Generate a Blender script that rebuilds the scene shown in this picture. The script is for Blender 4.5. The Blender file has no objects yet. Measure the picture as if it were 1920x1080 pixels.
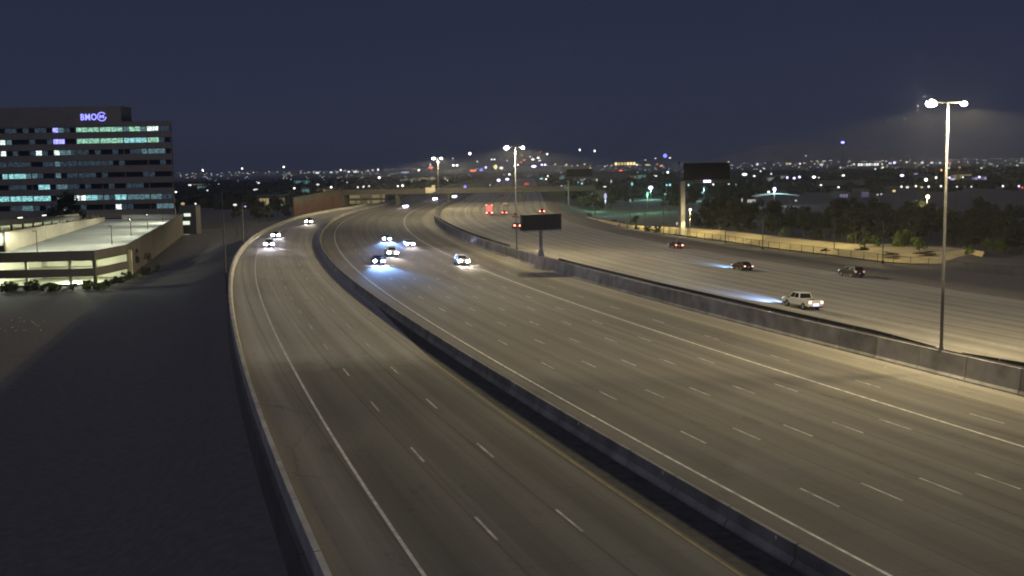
import bpy, bmesh, math, random
from mathutils import Vector, Matrix
R = math.radians
random.seed(7)
S = bpy.context.scene
COL = S.collection
# ------------------------------------------------------------------ camera, world, fill light, exposure
FOC, HOR, CAMZ, ROLL = 1965.0, 316.0, 16.75, 0.018       # focal length in photo pixels, horizon row, height above the road datum
PITCH = math.atan((540 - HOR) / FOC)
cam = bpy.data.cameras.new('camera'); camo = bpy.data.objects.new('camera', cam); COL.objects.link(camo)
cam.sensor_width = 36; cam.lens = 36 * FOC / 1920; cam.clip_start = 0.5; cam.clip_end = 20000
camo.matrix_world = Matrix.Translation((0, 0, CAMZ)) @ Matrix.Rotation(math.pi / 2 - PITCH, 4, 'X') @ Matrix.Rotation(-ROLL, 4, 'Z')
S.camera = camo
w = bpy.data.worlds.new('World'); S.world = w; w.use_nodes = True
nt = w.node_tree; nt.nodes.clear()
wo = nt.nodes.new('ShaderNodeOutputWorld'); wb = nt.nodes.new('ShaderNodeBackground')
tc = nt.nodes.new('ShaderNodeTexCoord'); sp = nt.nodes.new('ShaderNodeSeparateXYZ'); rp = nt.nodes.new('ShaderNodeValToRGB')
nt.links.new(tc.outputs['Generated'], sp.inputs[0]); nt.links.new(sp.outputs['Z'], rp.inputs[0])
nt.links.new(rp.outputs[0], wb.inputs[0]); nt.links.new(wb.outputs[0], wo.inputs[0])
rp.color_ramp.elements[0].position = 0.0; rp.color_ramp.elements[0].color = (0.0270, 0.0320, 0.0600, 1)   # city glow low in the sky
rp.color_ramp.elements[1].position = 0.16; rp.color_ramp.elements[1].color = (0.0185, 0.0232, 0.0530, 1)
wb.inputs[1].default_value = 1.0
sl = bpy.data.lights.new('fill_sun', 'SUN'); sl.energy = 0.38; sl.angle = R(35); sl.color = (0.78, 0.80, 1.0)  # added soft bluish fill that raises the dark tones; no moon behind it
so = bpy.data.objects.new('fill_sun', sl); COL.objects.link(so); so.rotation_euler = (R(28), R(-20), 0)
S.view_settings.view_transform = 'Standard'; S.view_settings.look = 'None'; S.view_settings.exposure = 0.0; S.view_settings.gamma = 1.0
S.view_settings.use_curve_mapping = False
S.render.engine = 'CYCLES'
S.cycles.use_denoising = True
S.cycles.filter_width = 1.9
S.cycles.max_bounces = 4; S.cycles.diffuse_bounces = 2; S.cycles.glossy_bounces = 2; S.cycles.transparent_max_bounces = 8
S.cycles.sample_clamp_indirect = 0.6
# ------------------------------------------------------------------ placing helpers
def ray(px, py):
    u, v = px - 960, py - 540
    c, s = math.cos(ROLL), math.sin(ROLL)
    u, v = c * u - s * v, s * u + c * v
    return Vector((u, FOC * math.cos(PITCH) - v * math.sin(PITCH), -(v * math.cos(PITCH) + FOC * math.sin(PITCH))))
def at_z(px, py, z):
    d = ray(px, py); t = (z - CAMZ) / d.z
    return Vector((d.x * t, d.y * t, z))
def at_d(px, py, dist):
    d = ray(px, py); t = dist / d.y
    return Vector((d.x * t, dist, CAMZ + d.z * t))
# the freeway is laid out along one curved reference line (the carpool line), everything by its offset from it
def Cx(y):
    if y > 470:
        m = -0.400122734 + 2 * 0.000406002 * 470 + 3 * 5.63746e-8 * 470 ** 2
        return Cx(470) + m * (y - 470)
    if y < -40:
        m = -0.400122734 - 2 * 0.000406002 * 40
        return Cx(-40) + m * (y + 40)
    return 5.637462596771352e-08 * y ** 3 + 0.0004060022551121179 * y * y - 0.4001227339736705 * y + 52.350898981404484
def Cn(y):
    m = (Cx(y + .5) - Cx(y - .5))
    l = math.hypot(m, 1)
    return Vector((1 / l, -m / l)), math.atan2(1, m)
def bank(y):
    t = min(max((480 - y) / 130, 0), 1)
    return 0.045 * t
EBUP = 0.8
def RZ(y, o):
    z = -bank(y) * o
    if o > 12.6: z += EBUP
    return z
def P(y, o, dz=0.0):
    n, a = Cn(y)
    return Vector((Cx(y) + n.x * o, y + n.y * o, RZ(y, o) + dz))
def tab(t):
    def f(y):
        if y <= t[0][0]: return t[0][1]
        for (a, b), (c, d) in zip(t, t[1:]):
            if y <= c:
                k = (y - a) / (c - a); k = k if True else k
                return b + (d - b) * k
        return t[-1][1]
    def g(y):                                            # smoothed
        return sum(f(y + d) for d in (-24, -12, 0, 12, 24)) / 5
    return g
oLB = tab([(-60, -43.6), (50, -42.6), (120, -41.1), (200, -39.9), (270, -37.8), (340, -35.0), (420, -33.0), (480, -32.0)])
oRW = tab([(-60, -39.8), (50, -39.0), (100, -37.8), (160, -37.1), (224, -36.5), (290, -34.0), (350, -31.5), (420, -30.0)])
oRY = tab([(-60, -28.0), (50, -27.4), (100, -26.6), (160, -26.3), (220, -26.0), (300, -24.6), (400, -24.4)])
oB2 = tab([(-60, -25.2), (50, -24.7), (100, -24.2), (160, -24.6), (225, -24.2), (300, -22.9), (360, -22.4), (500, -22.2)])
oWW = tab([(-60, -22.2), (50, -21.8), (100, -21.5), (165, -21.2), (240, -20.5), (316, -19.6), (400, -18.8)])
oWY = tab([(-60, 7.5), (80, 7.4), (160, 6.9), (300, 6.3)])
oM = tab([(-60, 12.3), (100, 12.1), (160, 11.2), (230, 10.4), (400, 10.0)])
oEL = tab([(-60, 27.0), (120, 26.2), (200, 24.4), (300, 22.6), (400, 21.8)])
oER = tab([(-60, 60.5), (120, 58.0), (190, 54.8), (300, 54.0), (400, 52.5)])
# ------------------------------------------------------------------ mesh builder
class MB:
    def __init__(s): s.v = []; s.f = []; s.uv = None
    def add(s, vs, fs):
        b = len(s.v); s.v += [tuple(v) for v in vs]; s.f += [tuple(b + i for i in f) for f in fs]; return s
    def box(s, c, d, rz=0.0):
        cx, cy, cz = c; x, y, z = d[0] / 2, d[1] / 2, d[2] / 2; ca, sa = math.cos(rz), math.sin(rz)
        vs = [(cx + ca * a - sa * b, cy + sa * a + ca * b, cz + e) for e in (-z, z) for a, b in ((-x, -y), (x, -y), (x, y), (-x, y))]
        return s.add(vs, [(0, 3, 2, 1), (4, 5, 6, 7), (0, 1, 5, 4), (1, 2, 6, 5), (2, 3, 7, 6), (3, 0, 4, 7)])
    def hexa(s, lo, hi):
        return s.add(list(lo) + list(hi), [(0, 3, 2, 1), (4, 5, 6, 7), (0, 1, 5, 4), (1, 2, 6, 5), (2, 3, 7, 6), (3, 0, 4, 7)])
    def tube(s, pts, rad, n=8):
        rings = []
        pts = [Vector(p) for p in pts]
        if not isinstance(rad, (list, tuple)): rad = [rad] * len(pts)
        for i, p in enumerate(pts):
            t = (pts[min(i + 1, len(pts) - 1)] - pts[max(i - 1, 0)]).normalized()
            u = t.cross(Vector((0, 0, 1)));  u = u if u.length > 1e-3 else t.cross(Vector((0, 1, 0)))
            u.normalize(); v = t.cross(u)
            rings.append([p + (u * math.cos(2 * math.pi * k / n) + v * math.sin(2 * math.pi * k / n)) * rad[i] for k in range(n)])
        vs = [q for r in rings for q in r]; fs = []
        for i in range(len(rings) - 1):
            for k in range(n):
                a = i * n + k; b = i * n + (k + 1) % n
                fs.append((a, b, b + n, a + n))
        fs += [tuple(range(n - 1, -1, -1)), tuple((len(rings) - 1) * n + k for k in range(n))]
        return s.add(vs, fs)
    def prism(s, poly, a, b):                            # poly in (x, z), swept from y=a to y=b
        n = len(poly)
        vs = [(x, a, z) for x, z in poly] + [(x, b, z) for x, z in poly]
        fs = [tuple(range(n)), tuple(range(2 * n - 1, n - 1, -1))] + [(i, n + i, n + (i + 1) % n, (i + 1) % n) for i in range(n)]
        return s.add(vs, fs)
    def slab(s, poly, z0, z1):                           # poly in (x, y) counter-clockwise
        n = len(poly)
        vs = [(x, y, z0) for x, y in poly] + [(x, y, z1) for x, y in poly]
        fs = [tuple(range(n - 1, -1, -1)), tuple(range(n, 2 * n))] + [(i, (i + 1) % n, n + (i + 1) % n, n + i) for i in range(n)]
        return s.add(vs, fs)
    def ball(s, c, r, n=10, m=6, zmin=-1.0):
        rx, ry, rz = r if isinstance(r, (tuple, list)) else (r, r, r)
        vs = []; fs = []
        for i in range(m + 1):
            t = -math.pi / 2 + math.pi * i / m
            for k in range(n):
                a = 2 * math.pi * k / n
                vs.append((c[0] + rx * math.cos(t) * math.cos(a), c[1] + ry * math.cos(t) * math.sin(a), c[2] + rz * max(math.sin(t), zmin)))
        for i in range(m):
            for k in range(n):
                fs.append((i * n + k, i * n + (k + 1) % n, (i + 1) * n + (k + 1) % n, (i + 1) * n + k))
        return s.add(vs, fs)
    def mesh(s, name, mat, smooth=False):
        me = bpy.data.meshes.new(name); me.from_pydata(s.v, [], s.f)
        if s.uv:
            ul = me.uv_layers.new(name='UVMap')
            for l in me.loops: ul.data[l.index].uv = s.uv[l.vertex_index]
        if isinstance(mat, (list, tuple)):
            for m in mat: me.materials.append(m)
        elif mat: me.materials.append(mat)
        if smooth: me.polygons.foreach_set('use_smooth', [True] * len(me.polygons))
        me.update(); return me
    def build(s, name, mat, parent=None, smooth=False):
        return link(name, s.mesh(name, mat, smooth), parent)
def link(name, me, parent=None, loc=None, rz=None):
    o = bpy.data.objects.new(name, me); COL.objects.link(o)
    if parent: o.parent = parent
    if loc is not None: o.location = loc
    if rz is not None: o.rotation_euler.z = rz
    return o
def empty(name, loc=(0, 0, 0), rz=0.0, tilt=0.0):
    o = bpy.data.objects.new(name, None); COL.objects.link(o); o.location = loc; o.rotation_euler = (tilt, 0, rz)
    o.empty_display_size = .2; return o
def tag(o, label=None, cat=None, group=None, kind=None):
    if label: o['label'] = label
    if cat: o['category'] = cat
    if group: o['group'] = group
    if kind: o['kind'] = kind
    return o
SGN = -1.0
def lamp(parent, loc, energy, color, size=.2, spot=None, aim=None, blend=.5, bat=0.0, batmax=10.0, cut=(-.02, .05), up=0.0):
    l = bpy.data.lights.new('bulb', 'SPOT' if spot else 'POINT'); l.energy = energy; l.color = color; l.shadow_soft_size = size
    if spot: l.spot_size = R(spot); l.spot_blend = blend
    o = bpy.data.objects.new('bulb', l); COL.objects.link(o); o.location = loc
    if parent: o.parent = parent
    if aim: o.rotation_euler = Vector(aim).to_track_quat('-Z', 'Y').to_euler()
    if bat:                                              # road luminaire optics throw more light sideways than straight down, cut off near the horizontal
        l.use_nodes = True; n = l.node_tree; em = n.nodes.get('Emission')
        def mth(op, a, b=None, c=None):
            q = n.nodes.new('ShaderNodeMath'); q.operation = op
            for k, v in enumerate((a, b, c)):
                if v is None: continue
                if isinstance(v, (int, float)): q.inputs[k].default_value = v
                else: n.links.new(v, q.inputs[k])
            return q.outputs[0]
        g = n.nodes.new('ShaderNodeNewGeometry'); x = n.nodes.new('ShaderNodeSeparateXYZ'); n.links.new(g.outputs['Normal'], x.inputs[0])
        c = mth('MULTIPLY', x.outputs['Z'], SGN); cc = mth('MAXIMUM', c, .02)
        p = mth('MINIMUM', mth('POWER', cc, -bat), batmax)
        mr = n.nodes.new('ShaderNodeMapRange'); mr.interpolation_type = 'SMOOTHSTEP'; mr.inputs[1].default_value = cut[0]; mr.inputs[2].default_value = cut[1]; n.links.new(c, mr.inputs[0])
        n.links.new(mth('ADD', mth('MULTIPLY', p, mr.outputs[0]), up), em.inputs['Strength'])
    return o
# ------------------------------------------------------------------ materials
def mat(name, col, rough=.8, metal=0.0, var=0.0, scale=1.0, bump=0.0, coord='Object', spec=.3, col2=None, detail=6):
    m = bpy.data.materials.new(name); m.use_nodes = True; n = m.node_tree; b = n.nodes['Principled BSDF']
    b.inputs['Base Color'].default_value = (*col, 1); b.inputs['Roughness'].default_value = rough; b.inputs['Metallic'].default_value = metal
    b.inputs['Specular IOR Level'].default_value = spec
    if var or col2:
        t = n.nodes.new('ShaderNodeTexCoord'); z = n.nodes.new('ShaderNodeTexNoise'); z.inputs['Scale'].default_value = scale; z.inputs['Detail'].default_value = detail
        r = n.nodes.new('ShaderNodeValToRGB'); n.links.new(t.outputs[coord], z.inputs['Vector']); n.links.new(z.outputs['Fac'], r.inputs[0])
        c2 = col2 or tuple(c * (1 + var) for c in col); c1 = col if col2 else tuple(c * (1 - var) for c in col)
        r.color_ramp.elements[0].color = (*c1, 1); r.color_ramp.elements[1].color = (*c2, 1)
        r.color_ramp.elements[0].position = .32; r.color_ramp.elements[1].position = .68
        n.links.new(r.outputs[0], b.inputs['Base Color'])
        if bump:
            u = n.nodes.new('ShaderNodeBump'); u.inputs['Strength'].default_value = bump; n.links.new(z.outputs['Fac'], u.inputs['Height']); n.links.new(u.outputs[0], b.inputs['Normal'])
    return m
def glow(name, col, strength, sample=False):
    m = bpy.data.materials.new(name); m.use_nodes = True; n = m.node_tree; n.nodes.clear()
    o = n.nodes.new('ShaderNodeOutputMaterial'); e = n.nodes.new('ShaderNodeEmission')
    e.inputs[0].default_value = (*col, 1); e.inputs[1].default_value = strength; n.links.new(e.outputs[0], o.inputs[0])
    if not sample: m.cycles.emission_sampling = 'NONE'
    return m
def road_mat(name, base, lane0, lanew, dark=.0, aged=False):
    """concrete pavement: grain, wheel-path wear and oil streaks along the lanes, sawn joints; UV is metres across and along"""
    m = bpy.data.materials.new(name); m.use_nodes = True; n = m.node_tree; L = n.links; b = n.nodes['Principled BSDF']
    b.inputs['Roughness'].default_value = .93; b.inputs['Specular IOR Level'].default_value = .12
    N = n.nodes.new
    uv = N('ShaderNodeUVMap'); uv.uv_map = 'UVMap'; sep = N('ShaderNodeSeparateXYZ'); L.new(uv.outputs[0], sep.inputs[0])
    def math_(op, a, bb=None):
        q = N('ShaderNodeMath'); q.operation = op
        for i, v in enumerate((a, bb)):
            if v is None: continue
            if isinstance(v, (int, float)): q.inputs[i].default_value = v
            else: L.new(v, q.inputs[i])
        return q.outputs[0]
    def noise(sx, sy, detail=4, rough=.55):
        mp = N('ShaderNodeMapping'); mp.inputs['Scale'].default_value = (sx, sy, 1); L.new(uv.outputs[0], mp.inputs[0])
        z = N('ShaderNodeTexNoise'); z.inputs['Scale'].default_value = 1; z.inputs['Detail'].default_value = detail; z.inputs['Roughness'].default_value = rough
        L.new(mp.outputs[0], z.inputs['Vector']); return z.outputs['Fac']
    streak = noise(1.1, .012, 5, .6); streak2 = noise(3.2, .05, 3); patch = noise(.10, .035, 3); grain = noise(9, 9, 2, .7)
    lane = math_('DIVIDE', math_('SUBTRACT', sep.outputs['X'], lane0), lanew)
    fr = math_('FRACT', math_('ADD', lane, 100.0))
    wheel = math_('MULTIPLY', math_('SINE', math_('MULTIPLY', fr, 2 * math.pi)), -.045)       # wear differs across a lane
    mid = math_('MULTIPLY', math_('POWER', math_('SINE', math_('MULTIPLY', fr, math.pi)), 4.0), -.20)   # oil drip band in mid-lane
    edge = math_('MULTIPLY', math_('LESS_THAN', math_('ABSOLUTE', math_('SUBTRACT', fr, .5)), .480), .24)  # longitudinal joints
    fv = math_('FRACT', math_('DIVIDE', math_('ADD', sep.outputs['Y'], 3000.0), 4.6))
    tj = math_('MULTIPLY', math_('GREATER_THAN', fv, .016), .16)
    tot = math_('ADD', math_('MULTIPLY', streak, .85), math_('MULTIPLY', streak2, .26))
    tot = math_('ADD', tot, math_('MULTIPLY', patch, .45)); tot = math_('ADD', tot, math_('MULTIPLY', grain, .30))
    tot = math_('ADD', tot, math_('ADD', mid, wheel)); tot = math_('ADD', tot, math_('ADD', edge, tj))
    mpv = N('ShaderNodeMapping'); mpv.inputs['Scale'].default_value = (.16, .07, 1); L.new(uv.outputs[0], mpv.inputs[0])
    wob = N('ShaderNodeTexNoise'); wob.inputs['Scale'].default_value = .5; wob.inputs['Detail'].default_value = 5; L.new(uv.outputs[0], wob.inputs['Vector'])
    add = N('ShaderNodeVectorMath'); add.operation = 'ADD'; sc_ = N('ShaderNodeVectorMath'); sc_.operation = 'SCALE'; sc_.inputs['Scale'].default_value = .22
    L.new(wob.outputs['Color'], sc_.inputs[0]); L.new(mpv.outputs[0], add.inputs[0]); L.new(sc_.outputs[0], add.inputs[1])
    vo = N('ShaderNodeTexVoronoi'); vo.feature = 'DISTANCE_TO_EDGE'; vo.inputs['Scale'].default_value = 1; L.new(add.outputs[0], vo.inputs['Vector'])
    crack = math_('MULTIPLY', math_('MULTIPLY', math_('LESS_THAN', vo.outputs['Distance'], .006), math_('GREATER_THAN', noise(.05, .02, 2), .56)), -.20)   # sealed cracks
    stain = math_('MULTIPLY', math_('GREATER_THAN', noise(.55, .22, 4), .66), -.14)
    tot = math_('ADD', tot, math_('ADD', crack, stain))
    tot = math_('ADD', tot, -.30 - dark)
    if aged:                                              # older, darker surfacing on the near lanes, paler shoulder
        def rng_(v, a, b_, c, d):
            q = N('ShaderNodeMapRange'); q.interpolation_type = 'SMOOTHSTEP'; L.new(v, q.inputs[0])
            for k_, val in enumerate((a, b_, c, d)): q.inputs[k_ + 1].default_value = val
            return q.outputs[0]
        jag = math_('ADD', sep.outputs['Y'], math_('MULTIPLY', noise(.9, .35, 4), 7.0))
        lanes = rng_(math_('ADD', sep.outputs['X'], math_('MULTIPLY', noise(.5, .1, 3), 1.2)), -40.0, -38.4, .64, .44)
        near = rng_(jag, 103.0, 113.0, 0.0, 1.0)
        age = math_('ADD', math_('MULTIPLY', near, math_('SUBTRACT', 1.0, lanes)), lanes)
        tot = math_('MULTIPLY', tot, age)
    mx = N('ShaderNodeMix'); mx.data_type = 'RGBA'; mx.blend_type = 'MULTIPLY'; mx.inputs['Factor'].default_value = 1
    cb = N('ShaderNodeCombineColor'); [L.new(tot, cb.inputs[i]) for i in range(3)]
    mx.inputs['A'].default_value = (*base, 1); L.new(cb.outputs[0], mx.inputs['B']); L.new(mx.outputs['Result'], b.inputs['Base Color'])
    bp = N('ShaderNodeBump'); bp.inputs['Strength'].default_value = .15; bp.inputs['Distance'].default_value = .02
    L.new(grain, bp.inputs['Height']); L.new(bp.outputs[0], b.inputs['Normal'])
    return m
M = {}
M['wb'] = road_mat('mainline asphalt', (.142, .132, .118), 0.0, 3.63)
M['wb_shoulder'] = road_mat('median shoulder concrete', (.25, .23, .19), 7.2, 4.9)
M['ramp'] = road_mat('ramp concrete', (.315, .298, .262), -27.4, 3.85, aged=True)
M['eb'] = road_mat('far side concrete', (.35, .325, .275), 26.2, 3.65)
M['white_paint'] = mat('worn white road paint', (.52, .51, .46), .75, var=.35, scale=1.7)
M['dash_paint'] = mat('worn dash paint', (.40, .39, .36), .8, var=.45, scale=1.3)
M['yellow_paint'] = mat('worn yellow road paint', (.25, .19, .07), .8, var=.25, scale=1.7)
M['barrier'] = mat('stained barrier concrete', (.30, .285, .26), .85, var=.28, scale=.55, bump=.1)
M['barrier_dark'] = mat('weathered barrier concrete', (.22, .21, .195), .85, var=.3, scale=.5, bump=.1)
M['wall'] = mat('retaining wall concrete', (.10, .095, .09), .9, var=.2, scale=.3)
M['dirt'] = mat('desert dirt', (.098, .090, .086), .98, col2=(.132, .121, .112), scale=1.7, detail=15)
M['galv'] = mat('galvanised steel', (.13, .126, .122), .7, .1, var=.12, scale=3)
M['dark_metal'] = mat('dark painted metal', (.06, .06, .065), .5, .3, var=.15, scale=2)
M['reflector'] = mat('reflector plastic', (.75, .73, .6), .3)
M['black_panel'] = mat('black sign face', (.010, .010, .013), .8, var=.2, scale=5, spec=.05)
M['sign_case'] = mat('dark sign housing', (.014, .014, .016), .7, 0, var=.15, scale=2, spec=.1)
SODIUM = (1.0, .83, .46)
M['lens'] = glow('luminaire lens', (1.0, .96, .90), 900)
# ------------------------------------------------------------------ terrain (one sheet to the horizon)
def xs_at(y, of):                                        # x of the offset curve at world row y
    yy = y
    for _ in range(12):
        q = P(yy, of(yy)); yy += (y - q.y)
    return q.x
rows = [-160, -110, -80, -60] + list(range(-50, 500, 12)) + [520, 560, 620, 700, 850, 1100, 1500, 2200, 3200, 5000, 9000]
LZ, RGZ = -5.0, -3.0
mb = MB(); ncol = None
for y in rows:
    yr = min(max(y, -60), 700)
    xl = xs_at(yr, oLB); xm = xs_at(yr, oM); xe = xs_at(yr, lambda t: oER(t) + 3.4)
    zl = RZ(yr, oLB(yr)) - .3; zm = RZ(yr, 11.9) - .3; zm2 = RZ(yr, 14) - .35; ze = RZ(yr, oER(yr)) - .3
    far = min(max((y - 420) / 120, 0), 1)
    lz = LZ + 0 * far
    cols = [(-9000, -6), (-1200, lz), (-400, lz), (xl - 60, lz), (xl - 22, lz), (xl - 9, lz + 1.6), (xl - 2.6, zl - 2.2), (xl - .42, zl - 2.0), (xl - .40, zl), (xm - .1, zm), (xm + .5, zm2), (xe - .1, ze), (xe, ze + .28),
            (xe + 8, ze + .1), (xe + 20, -3.3), (xe + 32, -3.1), (xe + 46, -2.4), (xe + 62, -2.0), (xe + 110, -2.0), (xe + 300, -2.6), (xe + 1300, -3), (9500, -3)]
    mb.v += [(x, y, z) for x, z in cols]; ncol = len(cols)
for i in range(len(rows) - 1):
    for k in range(ncol - 1):
        a = i * ncol + k; mb.f.append((a, a + 1, a + ncol + 1, a + ncol))
g = mb.build('ground', M['dirt'], None, True); tag(g, 'dark bare desert ground beside and beyond the freeway', kind='structure')
# ------------------------------------------------------------------ freeway pavements
def ribbon(name, fa, fb, m, y0=-60, y1=1700, nc=6, dz=0.0, parent=None):
    mb = MB(); mb.uv = []
    ys = []; y = y0
    while y < y1: ys.append(y); y += 5 if y < 500 else 40
    s = 0; prev = None
    for y in ys:
        c = Vector((Cx(y), y)); s += (c - prev).length if prev else y0; prev = c
        for k in range(nc + 1):
            o = fa(y) + (fb(y) - fa(y)) * k / nc
            mb.v.append(tuple(P(y, o, dz))); mb.uv.append((o, s))
    for i in range(len(ys) - 1):
        for k in range(nc):
            a = i * (nc + 1) + k; mb.f.append((a, a + 1, a + nc + 2, a + nc + 1))
    return mb.build(name, m, parent)
road_wb = tag(ribbon('mainline_road', lambda y: oB2(y) - .1, lambda y: oM(y) + .3, M['wb']), 'wide dark freeway carriageway of oncoming traffic in the middle', kind='structure')
road_rp = tag(ribbon('ramp_road', lambda y: oLB(y) - .3, lambda y: oB2(y) - .12, M['ramp'], y1=560, nc=8), 'curving concrete connector roadway behind the separating barrier', kind='structure')
road_eb = tag(ribbon('outbound_road', lambda y: max(oM(y) + 1.0, 12.7), lambda y: oER(y) + 3.3, M['eb']), 'concrete freeway carriageway of traffic driving away beyond the median wall', kind='structure')
def line(name, fo, m, wd, parent, y0=-60, y1=900, dz=.006):
    return ribbon(name, lambda y: fo(y) - wd / 2, lambda y: fo(y) + wd / 2, m, y0, y1, 1, dz, parent)
M['asphalt'] = mat('asphalt with painted shade', (.062, .060, .058), .9, var=.25, scale=2.0, spec=.1)  # separator barrier's cast shade painted into the shoulder asphalt, tapering out far off
ribbon('shaded_shoulder', lambda y: oRY(y) + .25 + min(max((y - 96) / 33, 0), 1) * (oB2(y) - oRY(y) - .56), lambda y: oB2(y) - .28, M['asphalt'], -61, 131, 2, .004, road_rp)
line('edge_line', oRW, M['white_paint'], .17, road_rp, y1=540); line('edge_line', oRY, M['yellow_paint'], .15, road_rp, y1=540)
ribbon('shoulder_slab', lambda y: oWY(y) + .4, lambda y: oM(y) + .1, M['wb_shoulder'], -60, 700, 2, .004, road_wb)
line('edge_line', oWW, M['white_paint'], .17, road_wb); line('edge_line', lambda y: 0, M['white_paint'], .22, road_wb); line('edge_line', oWY, M['yellow_paint'], .16, road_wb)
line('edge_line', oEL, M['white_paint'], .22, road_eb); line('edge_line', lambda y: oEL(y) - 7.2, M['yellow_paint'], .16, road_eb); line('edge_line', oER, M['white_paint'], .2, road_eb)
def dashes(fo, parent, y1=330, wd=.13, ph=56.6, y0=-45):
    y = ph - 40 * 11.2
    ys = []; y = ph
    while y > y0: y -= 12.19 * math.sin(Cn(y)[1])
    while y < y1:
        st = math.sin(Cn(y)[1]); ln = 3.05 * st
        mb = MB()
        for k in range(3):
            yy = y - ln * k / 2
            for d in (-wd / 2, wd / 2): mb.v.append(tuple(P(yy, fo(yy) + d, .006)))
        mb.f = [(0, 1, 3, 2), (2, 3, 5, 4)]
        mb.build('lane_dash', M['dash_paint'], parent)
        y += 12.19 * st
for k in range(1, 6): dashes(lambda y, k=k: oWW(y) * k / 6, road_wb)
dashes(lambda y: oWY(y) / 2, road_wb, 250)
for k in (1, 2): dashes(lambda y, k=k: oRW(y) + (oRY(y) - oRW(y)) * k / 3, road_rp, 300)
for k in range(1, 8): dashes(lambda y, k=k: oEL(y) + (oER(y) - oEL(y)) * k / 8, road_eb, 330)
# ------------------------------------------------------------------ barriers, one piece per cast segment
def sweep(name, prof, fo, y0, y1, m, parent, n=3, zabs=None):
    mb = MB(); k = len(prof)
    for i in range(n):
        y = y0 + (y1 - y0) * i / (n - 1); o = fo(y)
        for do, dz in prof:
            p = P(y, o + do); base = RZ(y, min(o, 12.5)) if fo is oM else RZ(y, o)
            mb.v.append((p.x, p.y, base + (dz if dz < 1.97 else 1.96 + (dz - 1.96) * min(1, abs(y - 80) / 8)) if zabs is None or dz > -2 else zabs))
    for i in range(n - 1):
        for j in range(k):
            a = i * k + j; b = i * k + (j + 1) % k; mb.f.append((a, b, b + k, a + k))
    mb.f += [tuple(range(k - 1, -1, -1)), tuple((n - 1) * k + j for j in range(k))]
    return mb.build(name, m, parent)
def barrier(name, prof, fo, m, label, y0, y1, seg, cat='barrier', zabs=None, gap=.08, pname='barrier_segment', m2=None):
    root = empty(name, P(y0, fo(y0))); tag(root, label, cat)
    inv = root.location.copy(); rng = random.Random(len(label))
    y = y0
    while y < y1:
        sg = seg if y < 330 else seg * 4
        o = sweep(pname, prof, fo, y + gap / 2, min(y + sg, y1) - gap / 2, m2 if m2 and rng.random() < .4 else m, root, zabs=zabs)
        o.location = -inv
        y += sg
    return root
JER = [(-.30, 0), (-.28, .12), (-.12, .35), (-.09, .90), (.09, .90), (.12, .35), (.28, .12), (.30, 0)]
LFT = [(-.24, -.5), (-.24, .90), (.02, .90), (.06, .35), (.22, .12), (.24, 0), (.24, -.5)]
M['barrier_pale'] = mat('pale edge barrier concrete', (.40, .38, .34), .85, var=.22, scale=.5, bump=.1)
barrier('concrete_barrier', LFT, oLB, M['barrier_pale'], 'long curved concrete edge barrier along the dark drop beside the connector roadway', -58, 520, 6.1)
M['barrier_sep'] = mat('grimy separator concrete', (.19, .182, .168), .9, var=.35, scale=.6, bump=.1)
barrier('separator_barrier', JER, oB2, M['barrier_sep'], 'concrete separator barrier between the connector roadway and the oncoming lanes', -58, 520, 4.6, m2=M['barrier_dark'])
MEDW = [(0, -.4), (.0, .10), (.16, .32), (.30, 1.95), (.52, 1.95), (.52, -.4)]
MEDE = [(1.02, -.4), (1.02, 1.95), (1.20, 1.95), (1.32, .9), (1.5, .5), (1.5, -.4)]
barrier('median_wall', MEDW, oM, M['barrier'], 'tall concrete median wall facing the oncoming lanes', -58, 600, 5.2, cat='wall', m2=M['barrier_dark'])
barrier('median_barrier', MEDE, oM, M['barrier'], 'lower back barrier of the median facing the outbound lanes', -58, 600, 5.2)
M['shade'] = mat('dark glare screen', (.035, .035, .032), .7, var=.2)  # unlit gap between the median walls, painted as a low dark strip
for ya, yb, lb in ((-50, 78.6, 'before the tall light pole'), (81.4, 171, 'past the tall light pole'), (203, 330, 'beyond the message sign')):
    barrier('shade_strip', [(1.05, 1.955), (1.05, 2.30), (1.10, 2.30), (1.10, 1.955)], oM, M['shade'], 'low dark glare screen on the median top ' + lb, ya, yb, 5.2, cat='shade', pname='shade_panel')
barrier('retaining_wall', [(-.28, -.02), (-.28, -9), (-.62, -9), (-.5, -.02)], oLB, M['wall'], 'dark retaining wall holding the connector roadway above the low ground', -58, 440, 7.0, cat='wall', zabs=-5.4, pname='wall_panel')
# small reflectors on the separator barrier face
for y in (41, 49, 58, 68, 79):
    p = P(y, oB2(y) - .125, .74); mb = MB().box((0, 0, 0), (.05, .14, .12))
    tag(mb.build('barrier_reflector', M['reflector']), 'small pale reflector on the shaded face of the separator barrier', 'reflector', 'reflectors along the separator barrier').location = p
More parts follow.
